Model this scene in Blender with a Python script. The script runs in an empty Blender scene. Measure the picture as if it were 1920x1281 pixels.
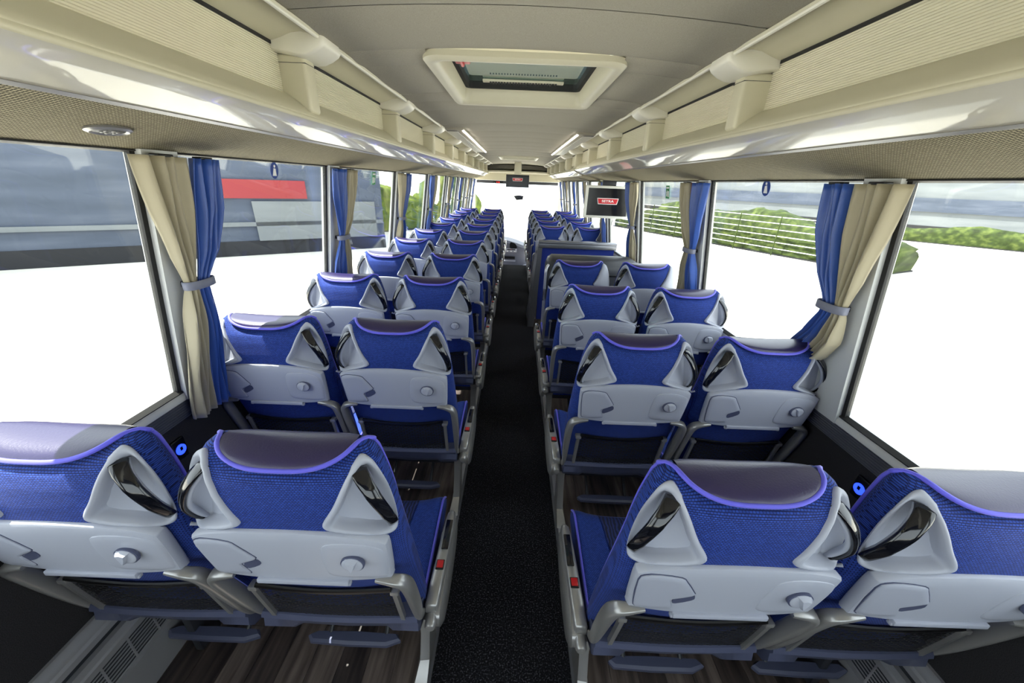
import bpy, bmesh, math, random
from mathutils import Vector, Matrix
PI = math.pi
random.seed(7)
C = bpy.context.scene.collection
scn = bpy.context.scene

# ------------------------------------------------------------------ camera
cam = bpy.data.cameras.new('camera')
cam.sensor_width = 36.0
cam.lens = 697.0 * 36.0 / 1920.0
cam.clip_start = 0.02
cam.clip_end = 500
camo = bpy.data.objects.new('camera', cam)
C.objects.link(camo)
R_ = Vector((0.99928919, 0.01219528, 0.03567062))
U_ = Vector((-0.03758756, 0.39461329, 0.91807817))
F_ = Vector((0.00287988, 0.91876636, -0.39479119))
M = Matrix.Identity(4)
for i in range(3):
    M[i][0] = R_[i]; M[i][1] = U_[i]; M[i][2] = -F_[i]
M.translation = Vector((-0.013, 0.0, 1.72))
camo.matrix_world = M
scn.camera = camo

# ------------------------------------------------------------------ light
world = bpy.data.worlds.new('sky'); scn.world = world
world.use_nodes = True
wn = world.node_tree.nodes; wl = world.node_tree.links
wn.clear()
wo = wn.new('ShaderNodeOutputWorld'); wb = wn.new('ShaderNodeBackground')
wb.inputs['Color'].default_value = (0.86, 0.93, 1.0, 1)
wb.inputs['Strength'].default_value = 2.6
wl.new(wb.outputs[0], wo.inputs[0])
sun = bpy.data.lights.new('sun', 'SUN'); sun.energy = 13.0; sun.angle = math.radians(0.6)
sun.color = (1.0, 0.96, 0.88)
suno = bpy.data.objects.new('sun', sun); C.objects.link(suno)
suno.rotation_euler = Vector((0.42, -0.06, -0.9)).to_track_quat('-Z', 'Y').to_euler()
vs = scn.view_settings
vs.view_transform = 'Standard'; vs.look = 'None'; vs.gamma = 1.0; vs.use_curve_mapping = False
vs.exposure = 0.65

# ------------------------------------------------------------------ materials
MATS = {}
def srgb(h):
    h = h.lstrip('#')
    v = [int(h[i:i+2], 16) / 255 for i in (0, 2, 4)]
    return tuple(((c / 12.92) if c <= 0.04045 else ((c + 0.055) / 1.055) ** 2.4) for c in v) + (1,)
def mat(name, col, rough=0.5, metal=0.0, spec=0.5, coat=0.0, sheen=0.0, emit=None, estr=0.0):
    m = bpy.data.materials.new(name); m.use_nodes = True
    b = m.node_tree.nodes['Principled BSDF']
    c = srgb(col) if isinstance(col, str) else col
    b.inputs['Base Color'].default_value = c
    b.inputs['Roughness'].default_value = rough
    b.inputs['Metallic'].default_value = metal
    b.inputs['Specular IOR Level'].default_value = spec
    b.inputs['Coat Weight'].default_value = coat
    b.inputs['Coat Roughness'].default_value = 0.04
    b.inputs['Sheen Weight'].default_value = sheen
    if emit:
        b.inputs['Emission Color'].default_value = srgb(emit)
        b.inputs['Emission Strength'].default_value = estr
    MATS[name] = m
    return m
def nt(m): return m.node_tree.nodes, m.node_tree.links, m.node_tree.nodes['Principled BSDF']
def coords(m, scale=(1, 1, 1), rot=(0, 0, 0), src='Object'):
    n, l, b = nt(m)
    tc = n.new('ShaderNodeTexCoord'); mp = n.new('ShaderNodeMapping')
    mp.inputs['Scale'].default_value = scale; mp.inputs['Rotation'].default_value = rot
    l.new(tc.outputs[src], mp.inputs['Vector'])
    return mp.outputs['Vector']
def ramp(m, fac, stops):
    n, l, b = nt(m)
    r = n.new('ShaderNodeValToRGB'); e = r.color_ramp.elements
    while len(e) < len(stops): e.new(0.5)
    for k, (p, c) in enumerate(stops):
        e[k].position = p; e[k].color = srgb(c) if isinstance(c, str) else c
    l.new(fac, r.inputs['Fac'])
    return r.outputs['Color']
def bump(m, h, strength=0.3, dist=0.002):
    n, l, b = nt(m)
    k = n.new('ShaderNodeBump'); k.inputs['Strength'].default_value = strength
    k.inputs['Distance'].default_value = dist
    l.new(h, k.inputs['Height']); l.new(k.outputs['Normal'], b.inputs['Normal'])
def noise(m, vec, scale=50, detail=3):
    n, l, b = nt(m)
    t = n.new('ShaderNodeTexNoise'); t.inputs['Scale'].default_value = scale; t.inputs['Detail'].default_value = detail
    l.new(vec, t.inputs['Vector'])
    return t.outputs['Fac']
def noisy(m, scale, stops, bs=0.2, bd=0.001, vscale=(1, 1, 1), detail=3):
    n, l, b = nt(m)
    v = coords(m, vscale); f = noise(m, v, scale, detail)
    l.new(ramp(m, f, stops), b.inputs['Base Color'])
    if bs: bump(m, f, bs, bd)
    return m
def brick(m, vec, w, h, mortar=0.1, c1='#ffffff', c2='#dddddd', cm='#000000', off=0.5):
    n, l, b = nt(m)
    t = n.new('ShaderNodeTexBrick')
    t.inputs['Scale'].default_value = 1.0
    t.inputs['Brick Width'].default_value = w; t.inputs['Row Height'].default_value = h
    t.inputs['Mortar Size'].default_value = mortar; t.inputs['Mortar Smooth'].default_value = 0.6
    t.inputs['Color1'].default_value = srgb(c1); t.inputs['Color2'].default_value = srgb(c2); t.inputs['Mortar'].default_value = srgb(cm)
    t.offset = off
    l.new(vec, t.inputs['Vector'])
    return t

# woven blue seat fabric: short horizontal threads on a navy ground
fab = mat('blue_seat_fabric', '#1f3f98', 0.75, sheen=0.05, spec=0.25)
n, l, b = nt(fab)
bt = brick(fab, coords(fab, (1, 1, 1), (PI / 2, 0, 0)), 0.0066, 0.0038, 0.0009, '#2a4cab', '#203c8e', '#0a174c')
l.new(bt.outputs['Color'], b.inputs['Base Color']); 
inv = n.new('ShaderNodeMath'); inv.operation = 'SUBTRACT'; inv.inputs[0].default_value = 1.0
l.new(bt.outputs['Fac'], inv.inputs[1]); bump(fab, inv.outputs[0], 0.5, 0.002)
cfab = mat('blue_cushion_fabric', '#1f3f98', 0.75, sheen=0.05, spec=0.25)
n, l, b = nt(cfab)
bt = brick(cfab, coords(cfab), 0.0066, 0.0038, 0.0009, '#2a4cab', '#203c8e', '#0a174c')
l.new(bt.outputs['Color'], b.inputs['Base Color'])
ins = mat('navy_cushion_insert', '#101a3c', 0.8)
n, l, b = nt(ins)
wv = n.new('ShaderNodeTexWave'); wv.inputs['Scale'].default_value = 22; wv.inputs['Distortion'].default_value = 6; wv.inputs['Detail'].default_value = 2
l.new(coords(ins), wv.inputs['Vector'])
l.new(ramp(ins, wv.outputs['Fac'], [(0.3, '#0a1130'), (0.8, '#1d2c66')]), b.inputs['Base Color'])
lea = mat('dark_plum_leather', '#241c48', 0.32, spec=0.6)
v = coords(lea); bump(lea, noise(lea, v, 220, 4), 0.18, 0.002)
pip = mat('violet_piping', '#5b58d8', 0.6, sheen=0.2)
wht = mat('pale_grey_plastic', '#a9adba', 0.42, spec=0.4)
v = coords(wht); bump(wht, noise(wht, v, 900, 2), 0.05, 0.0005)
flap = mat('pale_grey_flap_plastic', '#a4a8b6', 0.42, spec=0.4)
slv = mat('silver_paint', '#9c9b9a', 0.3, metal=0.55, spec=0.5)
slt = mat('slate_plastic', '#4a4f68', 0.45, spec=0.45)
drk = mat('dark_grey_plastic', '#2b2d33', 0.45)
wtp = mat('warm_taupe_plastic', '#a39d8b', 0.5)
tpe = mat('taupe_plastic', '#4f4a40', 0.5)
blk = mat('black_plastic', '#0b0b0d', 0.35)
rub = mat('black_rubber', '#1a1a1a', 0.7)
crb = mat('carbon_gloss', '#0b0c12', 0.12, coat=0.5, spec=0.4)
n, l, b = nt(crb)
ck = n.new('ShaderNodeTexChecker'); ck.inputs['Scale'].default_value = 280
ck.inputs['Color1'].default_value = srgb('#08090f'); ck.inputs['Color2'].default_value = srgb('#15171f')
l.new(coords(crb), ck.inputs['Vector']); l.new(ck.outputs['Color'], b.inputs['Base Color'])
red = mat('red_plastic', '#b81c20', 0.35)
# luggage net: open cords
net = mat('black_luggage_net', '#08090f', 0.8)
n, l, b = nt(net)
bt = brick(net, coords(net, (1, 1, 1), (PI / 2, 0, 0)), 0.024, 0.0088, 0.0030, '#ffffff', '#ffffff', '#000000')
mx = n.new('ShaderNodeMixShader'); tr = n.new('ShaderNodeBsdfTransparent'); out = n['Material Output']
inv = n.new('ShaderNodeMath'); inv.operation = 'GREATER_THAN'; inv.inputs[1].default_value = 0.12
l.new(bt.outputs['Fac'], inv.inputs[0])
l.new(inv.outputs[0], mx.inputs['Fac']); l.new(tr.outputs[0], mx.inputs[1]); l.new(b.outputs[0], mx.inputs[2])
l.new(mx.outputs[0], out.inputs['Surface'])
# interior shell
carp = noisy(mat('charcoal_carpet', '#111114', 0.95, spec=0.1), 170, [(0.3, '#0c0c0e'), (0.55, '#1c1c20'), (0.70, '#5a5a62')], 0.6, 0.004)
wood = mat('dark_wood_laminate', '#3a3230', 0.45)
n, l, b = nt(wood)
f = noise(wood, coords(wood, (14, 1.1, 14)), 3.0, 6)
ob = n.new('ShaderNodeObjectInfo'); ad = n.new('ShaderNodeMath'); ad.operation = 'MULTIPLY_ADD'
ad.inputs[1].default_value = 0.34; l.new(ob.outputs['Random'], ad.inputs[0]); 
sb = n.new('ShaderNodeMath'); sb.operation = 'SUBTRACT'; sb.inputs[1].default_value = 0.17
l.new(f, sb.inputs[0]); l.new(sb.outputs[0], ad.inputs[2])
l.new(ramp(wood, ad.outputs[0], [(0.25, '#241f20'), (0.5, '#453c39'), (0.75, '#6b605b')]), b.inputs['Base Color'])
felt = noisy(mat('anthracite_felt', '#2c2b2c', 0.95, spec=0.1), 500, [(0.3, '#232224'), (0.7, '#39383a')], 0.3, 0.002)
crm = mat('cream_plastic', '#c6c1aa', 0.38, spec=0.45)
gls = mat('gloss_cream_plastic', '#bdb9ab', 0.35, spec=0.4, coat=1.0)
capm = mat('white_cap_plastic', '#e2dfd2', 0.35)
shu = mat('ribbed_cream_shutter', '#d0cbb6', 0.5)
und = mat('woven_beige_fabric', '#8f8871', 0.9, spec=0.1)
n, l, b = nt(und)
bt = brick(und, coords(und), 0.0075, 0.0075, 0.0016, '#a39b82', '#958d75', '#3f3b30', 0.0)
l.new(bt.outputs['Color'], b.inputs['Base Color'])
ceil = noisy(mat('warm_grey_ceiling_fabric', '#a09a88', 0.95, spec=0.1), 420, [(0.3, '#938e82'), (0.7, '#a5a093')], 0.15, 0.001)
plr = mat('light_grey_pillar', '#c9cbca', 0.5)
rib = mat('ribbed_grey_sill', '#72747b', 0.3, metal=0.5)
alu = mat('brushed_aluminium', '#bcbdc2', 0.35, metal=0.6)
cbl = mat('blue_satin', '#2a51a2', 0.42, sheen=0.3, spec=0.6)
cbe = mat('beige_satin', '#a39a80', 0.5, sheen=0.3, spec=0.5)
tie = mat('grey_tieback', '#7c7f90', 0.6)
def glass(name, tint, refl):
    m = bpy.data.materials.new(name); m.use_nodes = True
    n = m.node_tree.nodes; l = m.node_tree.links; n.clear()
    o = n.new('ShaderNodeOutputMaterial'); mx = n.new('ShaderNodeMixShader')
    t = n.new('ShaderNodeBsdfTransparent'); t.inputs['Color'].default_value = tint
    g = n.new('ShaderNodeBsdfGlossy'); g.inputs['Roughness'].default_value = 0.01
    lw = n.new('ShaderNodeLayerWeight'); lw.inputs['Blend'].default_value = 0.5
    pw = n.new('ShaderNodeMath'); pw.operation = 'POWER'; pw.inputs[1].default_value = 4.0
    fr = n.new('ShaderNodeMath'); fr.operation = 'MULTIPLY_ADD'; fr.inputs[1].default_value = 0.6; fr.inputs[2].default_value = refl
    l.new(lw.outputs['Facing'], pw.inputs[0]); l.new(pw.outputs[0], fr.inputs[0])
    l.new(fr.outputs[0], mx.inputs['Fac']); l.new(t.outputs[0], mx.inputs[1]); l.new(g.outputs[0], mx.inputs[2])
    l.new(mx.outputs[0], o.inputs['Surface'])
    MATS[name] = m
    return m
gla = glass('clear_coach_glass', (0.95, 0.97, 0.96, 1), 0.025)
hgl = glass('tinted_hatch_glass', (0.24, 0.30, 0.29, 1), 0.34)
scr = mat('black_screen', '#060608', 0.18)
bez = mat('silver_bezel', '#d4d4cc', 0.35, metal=0.0)
white = mat('white_print', '#f2f2f2', 0.5)
redp = mat('red_print', '#c01420', 0.5)
bluep = mat('blue_print', '#1d3f8c', 0.5)
greenp = mat('green_print', '#2b8a4a', 0.5)
led = mat('blue_led_ring', '#1a2cff', 0.4, emit='#2440ff', estr=2.0)
ledw = mat('led_strip', '#f4f2ea', 0.4, emit='#fff6e6', estr=8.0)
digit = mat('red_led_digits', '#ff1010', 0.4, emit='#ff2010', estr=2.0)
dashm = mat('dash_grey', '#6d7080', 0.5)
dashl = mat('dash_light_grey', '#a9adbd', 0.4)
pfab = mat('royal_blue_felt', '#1a2f86', 0.9)
# outdoors
gnd = noisy(mat('pale_concrete', '#cfcabf', 0.9), 0.5, [(0.3, '#c9c4ba'), (0.7, '#d6d2c8')], 0)
def streaky(name, stops, vs_=(0.3, 0.02, 2.2), sc=2.0):
    m = mat(name, '#808080', 0.8, spec=0.2)
    return noisy(m, sc, stops, 0, vscale=vs_)
grs = streaky('hedge_green', [(0.25, '#1a220e'), (0.5, '#303c18'), (0.75, '#525c2c')], (1.2, 0.35, 1.5), 2.5)
grs2 = streaky('sunny_green', [(0.25, '#2a380c'), (0.5, '#4a5a14'), (0.75, '#6d7626')], (1.2, 0.3, 1.5), 2.5)
bwl = streaky('blue_grey_cladding', [(0.2, '#3c434e'), (0.5, '#484f5c'), (0.8, '#5a606c')], (0.2, 0.05, 1.6), 1.5)
bwl2 = streaky('pale_cladding', [(0.2, '#5a5f62'), (0.8, '#74787a')], (0.2, 0.05, 1.2), 1.2)
rcl = mat('dark_red_cladding', '#7a1a1e', 0.6)
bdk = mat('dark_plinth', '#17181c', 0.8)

# ------------------------------------------------------------------ mesh helpers
class MB:
    def __init__(s): s.v = []; s.f = []
    def box(s, x0, x1, y0, y1, z0, z1):
        k = len(s.v)
        s.v += [(x, y, z) for z in (z0, z1) for y in (y0, y1) for x in (x0, x1)]
        s.f += [tuple(k + i for i in q) for q in ((0, 2, 3, 1), (4, 5, 7, 6), (0, 1, 5, 4), (2, 6, 7, 3), (0, 4, 6, 2), (1, 3, 7, 5))]
        return s
    def rbox(s, c, d, r=0.004, seg=2, rot=None):
        bm = bmesh.new(); bmesh.ops.create_cube(bm, size=1.0)
        for w in bm.verts: w.co = Vector((w.co.x * d[0], w.co.y * d[1], w.co.z * d[2]))
        bmesh.ops.bevel(bm, geom=bm.edges[:], offset=r, segments=seg, affect='EDGES', profile=0.5)
        return s.bm(bm, c, rot)
    def bm(s, bm, c=(0, 0, 0), rot=None):
        k = len(s.v); bm.verts.index_update()
        for w in bm.verts:
            p = rot @ w.co if rot else w.co
            s.v.append((p.x + c[0], p.y + c[1], p.z + c[2]))
        for f in bm.faces: s.f.append(tuple(k + w.index for w in f.verts))
        bm.free(); return s
    def loft(s, loops, cap=True, close=True):
        k = len(s.v); n = len(loops[0])
        for L in loops: s.v += [tuple(p) for p in L]
        for i in range(len(loops) - 1):
            for j in range(n if close else n - 1):
                a = k + i * n + j; b_ = k + i * n + (j + 1) % n
                s.f.append((a, b_, b_ + n, a + n))
        if cap and close:
            s.f.append(tuple(k + j for j in reversed(range(n))))
            s.f.append(tuple(k + (len(loops) - 1) * n + j for j in range(n)))
        return s
    def grid(s, fn, nu, nv):
        k = len(s.v)
        for i in range(nu + 1):
            for j in range(nv + 1): s.v.append(tuple(fn(i / nu, j / nv)))
        for i in range(nu):
            for j in range(nv):
                a = k + i * (nv + 1) + j
                s.f.append((a, a + nv + 1, a + nv + 2, a + 1))
        return s
    def tube(s, pts, r, n=8, closed=False, flat=1.0, up=(0, 0, 1)):
        P = [Vector(p) for p in pts]; loops = []; m = len(P); u0 = Vector(up)
        for i in range(m):
            if closed: t = P[(i + 1) % m] - P[i - 1]
            else: t = P[min(i + 1, m - 1)] - P[max(i - 1, 0)]
            t.normalize()
            a = t.cross(u0)
            if a.length < 1e-4: a = t.cross(Vector((1, 0, 0)))
            a.normalize(); c = a.cross(t)
            rr = r[i] if isinstance(r, (list, tuple)) else r
            loops.append([P[i] + a * (rr * math.cos(q * 2 * PI / n)) + c * (rr * flat * math.sin(q * 2 * PI / n)) for q in range(n)])
        if closed: loops.append(loops[0])
        return s.loft(loops, cap=not closed)
    def prism(s, poly, y0, y1, axis='y'):
        # polygon extruded along an axis: (u, v) pairs
        def P(u, v, w): return {'y': (u, w, v), 'x': (w, u, v), 'z': (u, v, w)}[axis]
        return s.loft([[P(u, v, y0) for u, v in poly], [P(u, v, y1) for u, v in poly]])
    def lathe(s, prof, n=24, ax='y', c=(0, 0, 0), sc=(1, 1)):
        loops = []
        for r, h in prof:
            L = []
            for q in range(n):
                a = 2 * PI * q / n; u = r * math.cos(a) * sc[0]; v = r * math.sin(a) * sc[1]
                p = {'y': (u, h, v), 'x': (h, u, v), 'z': (u, v, h)}[ax]
                L.append((p[0] + c[0], p[1] + c[1], p[2] + c[2]))
            loops.append(L)
        return s.loft(loops)
    def mesh(s, name, m, smooth=True, ang=40):
        me = bpy.data.meshes.new(name)
        me.from_pydata([tuple(p) for p in s.v], [], s.f)
        bm = bmesh.new(); bm.from_mesh(me)
        bmesh.ops.remove_doubles(bm, verts=bm.verts[:], dist=1e-6)
        bmesh.ops.recalc_face_normals(bm, faces=bm.faces[:])
        lim = math.radians(ang)
        for f in bm.faces: f.smooth = smooth
        for e in bm.edges:
            if len(e.link_faces) == 2 and e.calc_face_angle(0) > lim: e.smooth = False
        bm.to_mesh(me); bm.free()
        me.materials.append(MATS[m] if isinstance(m, str) else m)
        return me
def link(name, me, parent=None, loc=(0, 0, 0)):
    o = bpy.data.objects.new(name, me); C.objects.link(o)
    o.location = loc
    if parent: o.parent = parent
    return o
def obj(name, mb, m, parent=None, loc=(0, 0, 0), smooth=True, ang=40):
    return link(name, mb.mesh(name, m, smooth, ang), parent, loc)
def empty(name, loc=(0, 0, 0), parent=None):
    o = bpy.data.objects.new(name, None); C.objects.link(o); o.location = loc; o.empty_display_size = 0.1
    if parent: o.parent = parent
    return o
def tag(o, label, cat, group=None):
    o['label'] = label; o['category'] = cat
    if group: o['group'] = group
    return o
def struct(o, label=None):
    o['kind'] = 'structure'
    if label: o['label'] = label
    return o
def lerp_table(T):
    def f(z):
        if z <= T[0][0]: return T[0][1:]
        for a, b_ in zip(T, T[1:]):
            if z <= b_[0]:
                t = (z - a[0]) / (b_[0] - a[0])
                return tuple(p + (q - p) * t for p, q in zip(a[1:], b_[1:]))
        return T[-1][1:]
    return f
def smooth_poly(P, n=8, closed=True):
    out_ = []; m = len(P)
    rng = range(m) if closed else range(m - 1)
    for i in rng:
        if closed: p0, p1, p2, p3 = P[i - 1], P[i], P[(i + 1) % m], P[(i + 2) % m]
        else: p0, p1, p2, p3 = P[max(i - 1, 0)], P[i], P[i + 1], P[min(i + 2, m - 1)]
        for k in range(n):
            t = k / n
            out_.append(tuple(0.5 * ((2 * b_) + (c - a) * t + (2 * a - 5 * b_ + 4 * c - d) * t * t + (3 * b_ - a - 3 * c + d) * t ** 3) for a, b_, c, d in zip(p0, p1, p2, p3)))
    if not closed: out_.append(tuple(P[-1]))
    return out_

# ------------------------------------------------------------------ the coach shell
YB, YF = -1.0, 11.2          # rear wall and windscreen
SILL, HEAD = 0.965, 1.76
TILT = 0.1457
def wx(z): return 1.22 - TILT * (z - SILL)
FL = 0.10                    # seat platform height
AX = 0.268                   # aisle half width

# aisle carpet
o = struct(obj('floor', MB().box(-AX, AX, YB, 8.38, -0.06, 0.0), 'charcoal_carpet'), 'charcoal speckled carpet along the lowered aisle')
o = struct(obj('floor', MB().box(-1.24, 1.24, 8.38, YF, -0.62, -0.55), 'charcoal_carpet'), 'dark floor of the lowered driver area')
struct(obj('trim_9', MB().box(-1.2, 1.2, 8.36, 8.385, -0.55, -0.004), 'dark_grey_plastic'))
PW = 0.1
for sd in (-1, 1):
    p = struct(empty('floor', (0, 0, 0)), 'dark wood plank platform under the seats')
    xs = sorted((sd * AX, sd * 1.22))
    if sd < 0: segs = [(YB, 8.38)]
    else: segs = [(YB, 3.72), (4.55, 8.38)]
    for a, b_ in segs:
        obj('platform_base', MB().box(xs[0], xs[1], a, b_, 0.0 if sd < 0 else -0.3, FL - 0.006), 'dark_wood_laminate', p)
    k = 0
    while True:
        x0 = AX + 0.022 + k * PW; x1 = min(x0 + PW, 1.18)
        if x0 > 1.15: break
        y = YB + 0.05 + random.uniform(0, 0.5)
        ys = [YB + 0.01]
        while y < 2.2: ys.append(y); y += 0.9
        ys.append(2.3)
        for ya, yb in zip(ys, ys[1:]):
            xa, xb = sorted((sd * (x0 + 0.0008), sd * (x1 - 0.0008)))
            obj('plank', MB().box(xa, xb, ya + 0.0008, yb - 0.0008, FL - 0.007, FL), 'dark_wood_laminate', p, smooth=False)
        k += 1
    # aluminium step edge
    for a, b_ in segs:
        mb = MB().prism([(sd * (AX - 0.004), -0.002), (sd * (AX + 0.001), -0.002), (sd * (AX + 0.001), FL - 0.006), (sd * (AX + 0.024), FL - 0.004), (sd * (AX + 0.024), FL + 0.003), (sd * (AX - 0.004), FL + 0.002)], a, b_)
        struct(obj('trim_1' if sd < 0 else 'trim_2', mb, 'brushed_aluminium'), 'aluminium edge profile of the seat platform')

# side walls below the windows
for sd, nm in ((-1, 'left'), (1, 'right')):
    mb = MB().prism([(sd * 1.228, -0.1), (sd * 1.27, -0.1), (sd * 1.27, 0.87), (sd * 1.228, 0.87)], YB, YF)
    struct(obj('wall_' + nm, mb, 'anthracite_felt'))
    # ribbed sill strip: real ribs
    prof = []
    for k in range(14):
        z = 0.865 + k * 0.005
        prof += [(1.216 + (k % 2) * 0.0022, z), (1.216 + (k % 2) * 0.0022, z + 0.005)]
    prof = [(1.262, 0.865)] + [(x - 0.12 * (z - 0.865), z) for x, z in prof] + [(1.204, 0.938), (1.262, 0.938)]
    struct(obj('trim_3' if sd < 0 else 'trim_4', MB().prism([(sd * x, z) for x, z in prof], YB, 10.4), 'ribbed_grey_sill', smooth=False), 'ribbed grey strip under the side windows')
    # window sill frame
    mb = MB().prism([(sd * 1.203, 0.938), (sd * 1.262, 0.938), (sd * 1.262, 0.975), (sd * 1.222, 0.972), (sd * 1.212, 0.962), (sd * 1.204, 0.952)], YB, 10.4)
    struct(obj('trim_5' if sd < 0 else 'trim_6', mb, 'light_grey_pillar'), 'light grey lower window frame')
    struct(obj('trim_10' if sd < 0 else 'trim_11', MB().prism([(sd * 1.2115, 0.9625), (sd * 1.222, 0.9725), (sd * 1.23, 0.973), (sd * 1.224, 0.980), (sd * 1.208, 0.968)], YB, 10.4), 'black_rubber'), 'black lower window gasket')
    # upper cant rail outside of the racks
    mb = MB().prism([(sd * 1.118, 1.768), (sd * 1.2, 1.768), (sd * 1.2, 2.2), (sd * 1.09, 2.2), (sd * 1.09, 1.80), (sd * 1.118, 1.79)], YB, YF)
    struct(obj('wall_' + nm, mb, 'cream_plastic'), 'cant rail above the side windows')
    # convector duct along the wall
    cv = tag(empty('wall_convector', (sd * 1.222, 0, FL)), 'aluminium convector duct with slotted grille along the ' + ('wall beside the unbroken seat rows' if sd < 0 else 'wall beside the stairwell'), 'heater')
    c0, c1 = (YB + 0.02, 8.3) if sd < 0 else (YB + 0.02, 3.25)
    def pr(P): return [(sd * x, z) for x, z in P]
    obj('duct_body', MB().prism(pr([(-0.02, 0.0), (0.012, 0.0), (0.012, 0.36), (0.002, 0.36), (0.0, 0.25), (-0.012, 0.24), (-0.012, 0.03)]), c0, c1), 'dark_grey_plastic', cv)
    obj('top_rail', MB().prism(pr([(-0.016, 0.318), (0.014, 0.318), (0.014, 0.385), (-0.004, 0.385), (-0.004, 0.368), (-0.009, 0.362), (-0.009, 0.345), (-0.016, 0.338)]), c0, c1), 'brushed_aluminium', cv)
    obj('middle_rail', MB().prism(pr([(-0.024, 0.238), (0.0, 0.238), (0.0, 0.288), (-0.016, 0.288), (-0.018, 0.265), (-0.024, 0.26)]), c0, c1), 'brushed_aluminium', cv)
    obj('lower_rail', MB().prism(pr([(-0.04, 0.0), (0.0, 0.0), (0.0, 0.13), (-0.028, 0.13)]), c0, c1), 'brushed_aluminium', cv)
    mb = MB(); y = -0.2
    while y < 2.6:
        for q in range(8): mb.box(*sorted((sd * -0.0145, sd * -0.0118)), y, y + 0.082, 0.132 + q * 0.0138, 0.1365 + q * 0.0138)
        mb.box(*sorted((sd * -0.016, sd * -0.0118)), y, y + 0.005, 0.13, 0.238)
        y += 0.082
    g = obj('grille', mb, 'brushed_aluminium', cv, smooth=False); g['kind'] = 'stuff'

# rear wall (behind the viewer) with a window
mb = MB().box(-1.26, 1.26, YB - 0.05, YB, -0.1, 1.0).box(-1.26, 1.26, YB - 0.05, YB, 1.75, 2.25).box(-1.26, -1.0, YB - 0.05, YB, 1.0, 1.75).box(1.0, 1.26, YB - 0.05, YB, 1.0, 1.75)
struct(obj('wall_back', mb, 'anthracite_felt', smooth=False))
w = struct(empty('window_1', (0, YB - 0.025, 1.0)), 'rear window')
obj('pane', MB().box(-1.0, 1.0, -0.003, 0.003, 0.0, 0.75), 'clear_coach_glass', w)

# side windows: pillars, panes
PIL = [-0.15, 1.18, 2.34, 3.65, 4.95, 6.25, 7.5, 8.7, 9.8]
def wallprism(mb, sd, y0, y1, z0, z1, d0, d1):
    q = []
    for y in (y0, y1):
        q.append([(sd * (wx(z0) - d0), y, z0), (sd * (wx(z0) - d1), y, z0), (sd * (wx(z1) - d1), y, z1), (sd * (wx(z1) - d0), y, z1)])
    return mb.loft(q)
wi = 2
for sd in (-1, 1):
    edges = [YB] + PIL + [10.4]
    for k, P in enumerate(PIL):
        t = struct(empty('trim_%d' % (20 + k + (0 if sd < 0 else 20)), (0, P, 0)), 'light grey window pillar')
        obj('pillar_cover', wallprism(MB(), sd, -0.012, 0.112, SILL - 0.03, 1.768, -0.03, 0.022), 'light_grey_pillar', t)
        for y0 in (-0.034, 0.112):
            obj('gasket', wallprism(MB(), sd, y0 + (0.006 if y0 < 0 else 0.0), y0 + (0.022 if y0 < 0 else 0.016), SILL - 0.02, 1.768, -0.012, 0.004), 'black_rubber', t)
    for k in range(len(edges) - 1):
        y0 = edges[k] + (0.13 if k else 0.0); y1 = edges[k + 1] - 0.03
        w = struct(empty('window_%d' % wi, (0, y0, SILL)), 'coach side window'); wi += 1
        mb = MB()
        q = []
        for y in (0.0, y1 - y0):
            q.append([(sd * (wx(0.96) + 0.002), y, 0.96 - SILL), (sd * (wx(0.96) + 0.008), y, 0.96 - SILL), (sd * (wx(1.77) + 0.008), y, 1.77 - SILL), (sd * (wx(1.77) + 0.002), y, 1.77 - SILL)])
        obj('pane', mb.loft(q), 'clear_coach_glass', w, smooth=False)

# ------------------------------------------------------------------ ceiling
RAILX, RAILZ = 0.64, 2.103
def cz(x): return 2.132 - 0.028 * (x / RAILX) ** 2
HX, HY0, HY1 = 0.372, 1.59, 2.47
H2X, H2Y0, H2Y1 = 0.36, 7.25, 8.1
ce = struct(empty('ceiling', (0, 0, 0)), 'warm grey fabric ceiling in cross panels')
def cpanel(x0, x1, y0, y1):
    nx = max(2, int((x1 - x0) / 0.06)); L = []
    sag = 0.009
    def fn(u, v):
        x = x0 + (x1 - x0) * u; y = y0 + (y1 - y0) * v
        e = 0.003 if (v < 0.01 or v > 0.99) else 0.0
        return (x, y, cz(x) + e + sag * (2 * v - 1) ** 2)
    mb = MB().grid(fn, nx, 10)
    n1 = len(mb.v)
    mb2 = MB(); mb2.v = list(mb.v) + [(x, y, z + 0.05) for x, y, z in mb.v]
    mb2.f = list(mb.f) + [tuple(i + n1 for i in f) for f in mb.f]
    obj('ceiling_panel', mb2, 'warm_grey_ceiling_fabric', ce)
joints = [YB, 0.2, 1.24, 1.77, 2.28, 2.76, 3.40, 3.85, 4.3, 4.75, 5.2, 5.65, 6.1, 6.55, 7.0, 7.68, 8.4, 9.0, 9.7, 10.4]
def clip_panels(y0, y1):
    out_ = [(-0.634, 0.634, y0, y1)]
    for hx, a, b_ in ((HX, HY0, HY1), (H2X, H2Y0, H2Y1)):
        nxt = []
        for x0, x1, c, d in out_:
            lo, hi = max(c, a), min(d, b_)
            if lo >= hi or not (x0 < -hx and x1 > hx): nxt.append((x0, x1, c, d)); continue
            if c < lo: nxt.append((x0, x1, c, lo))
            if hi < d: nxt.append((x0, x1, hi, d))
            nxt += [(x0, -hx + 0.02, lo, hi), (hx - 0.02, x1, lo, hi)]
        out_ = nxt
    return out_
for a, b_ in zip(joints, joints[1:]):
    for q in clip_panels(a + 0.0018, b_ - 0.0018): cpanel(*q)
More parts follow.
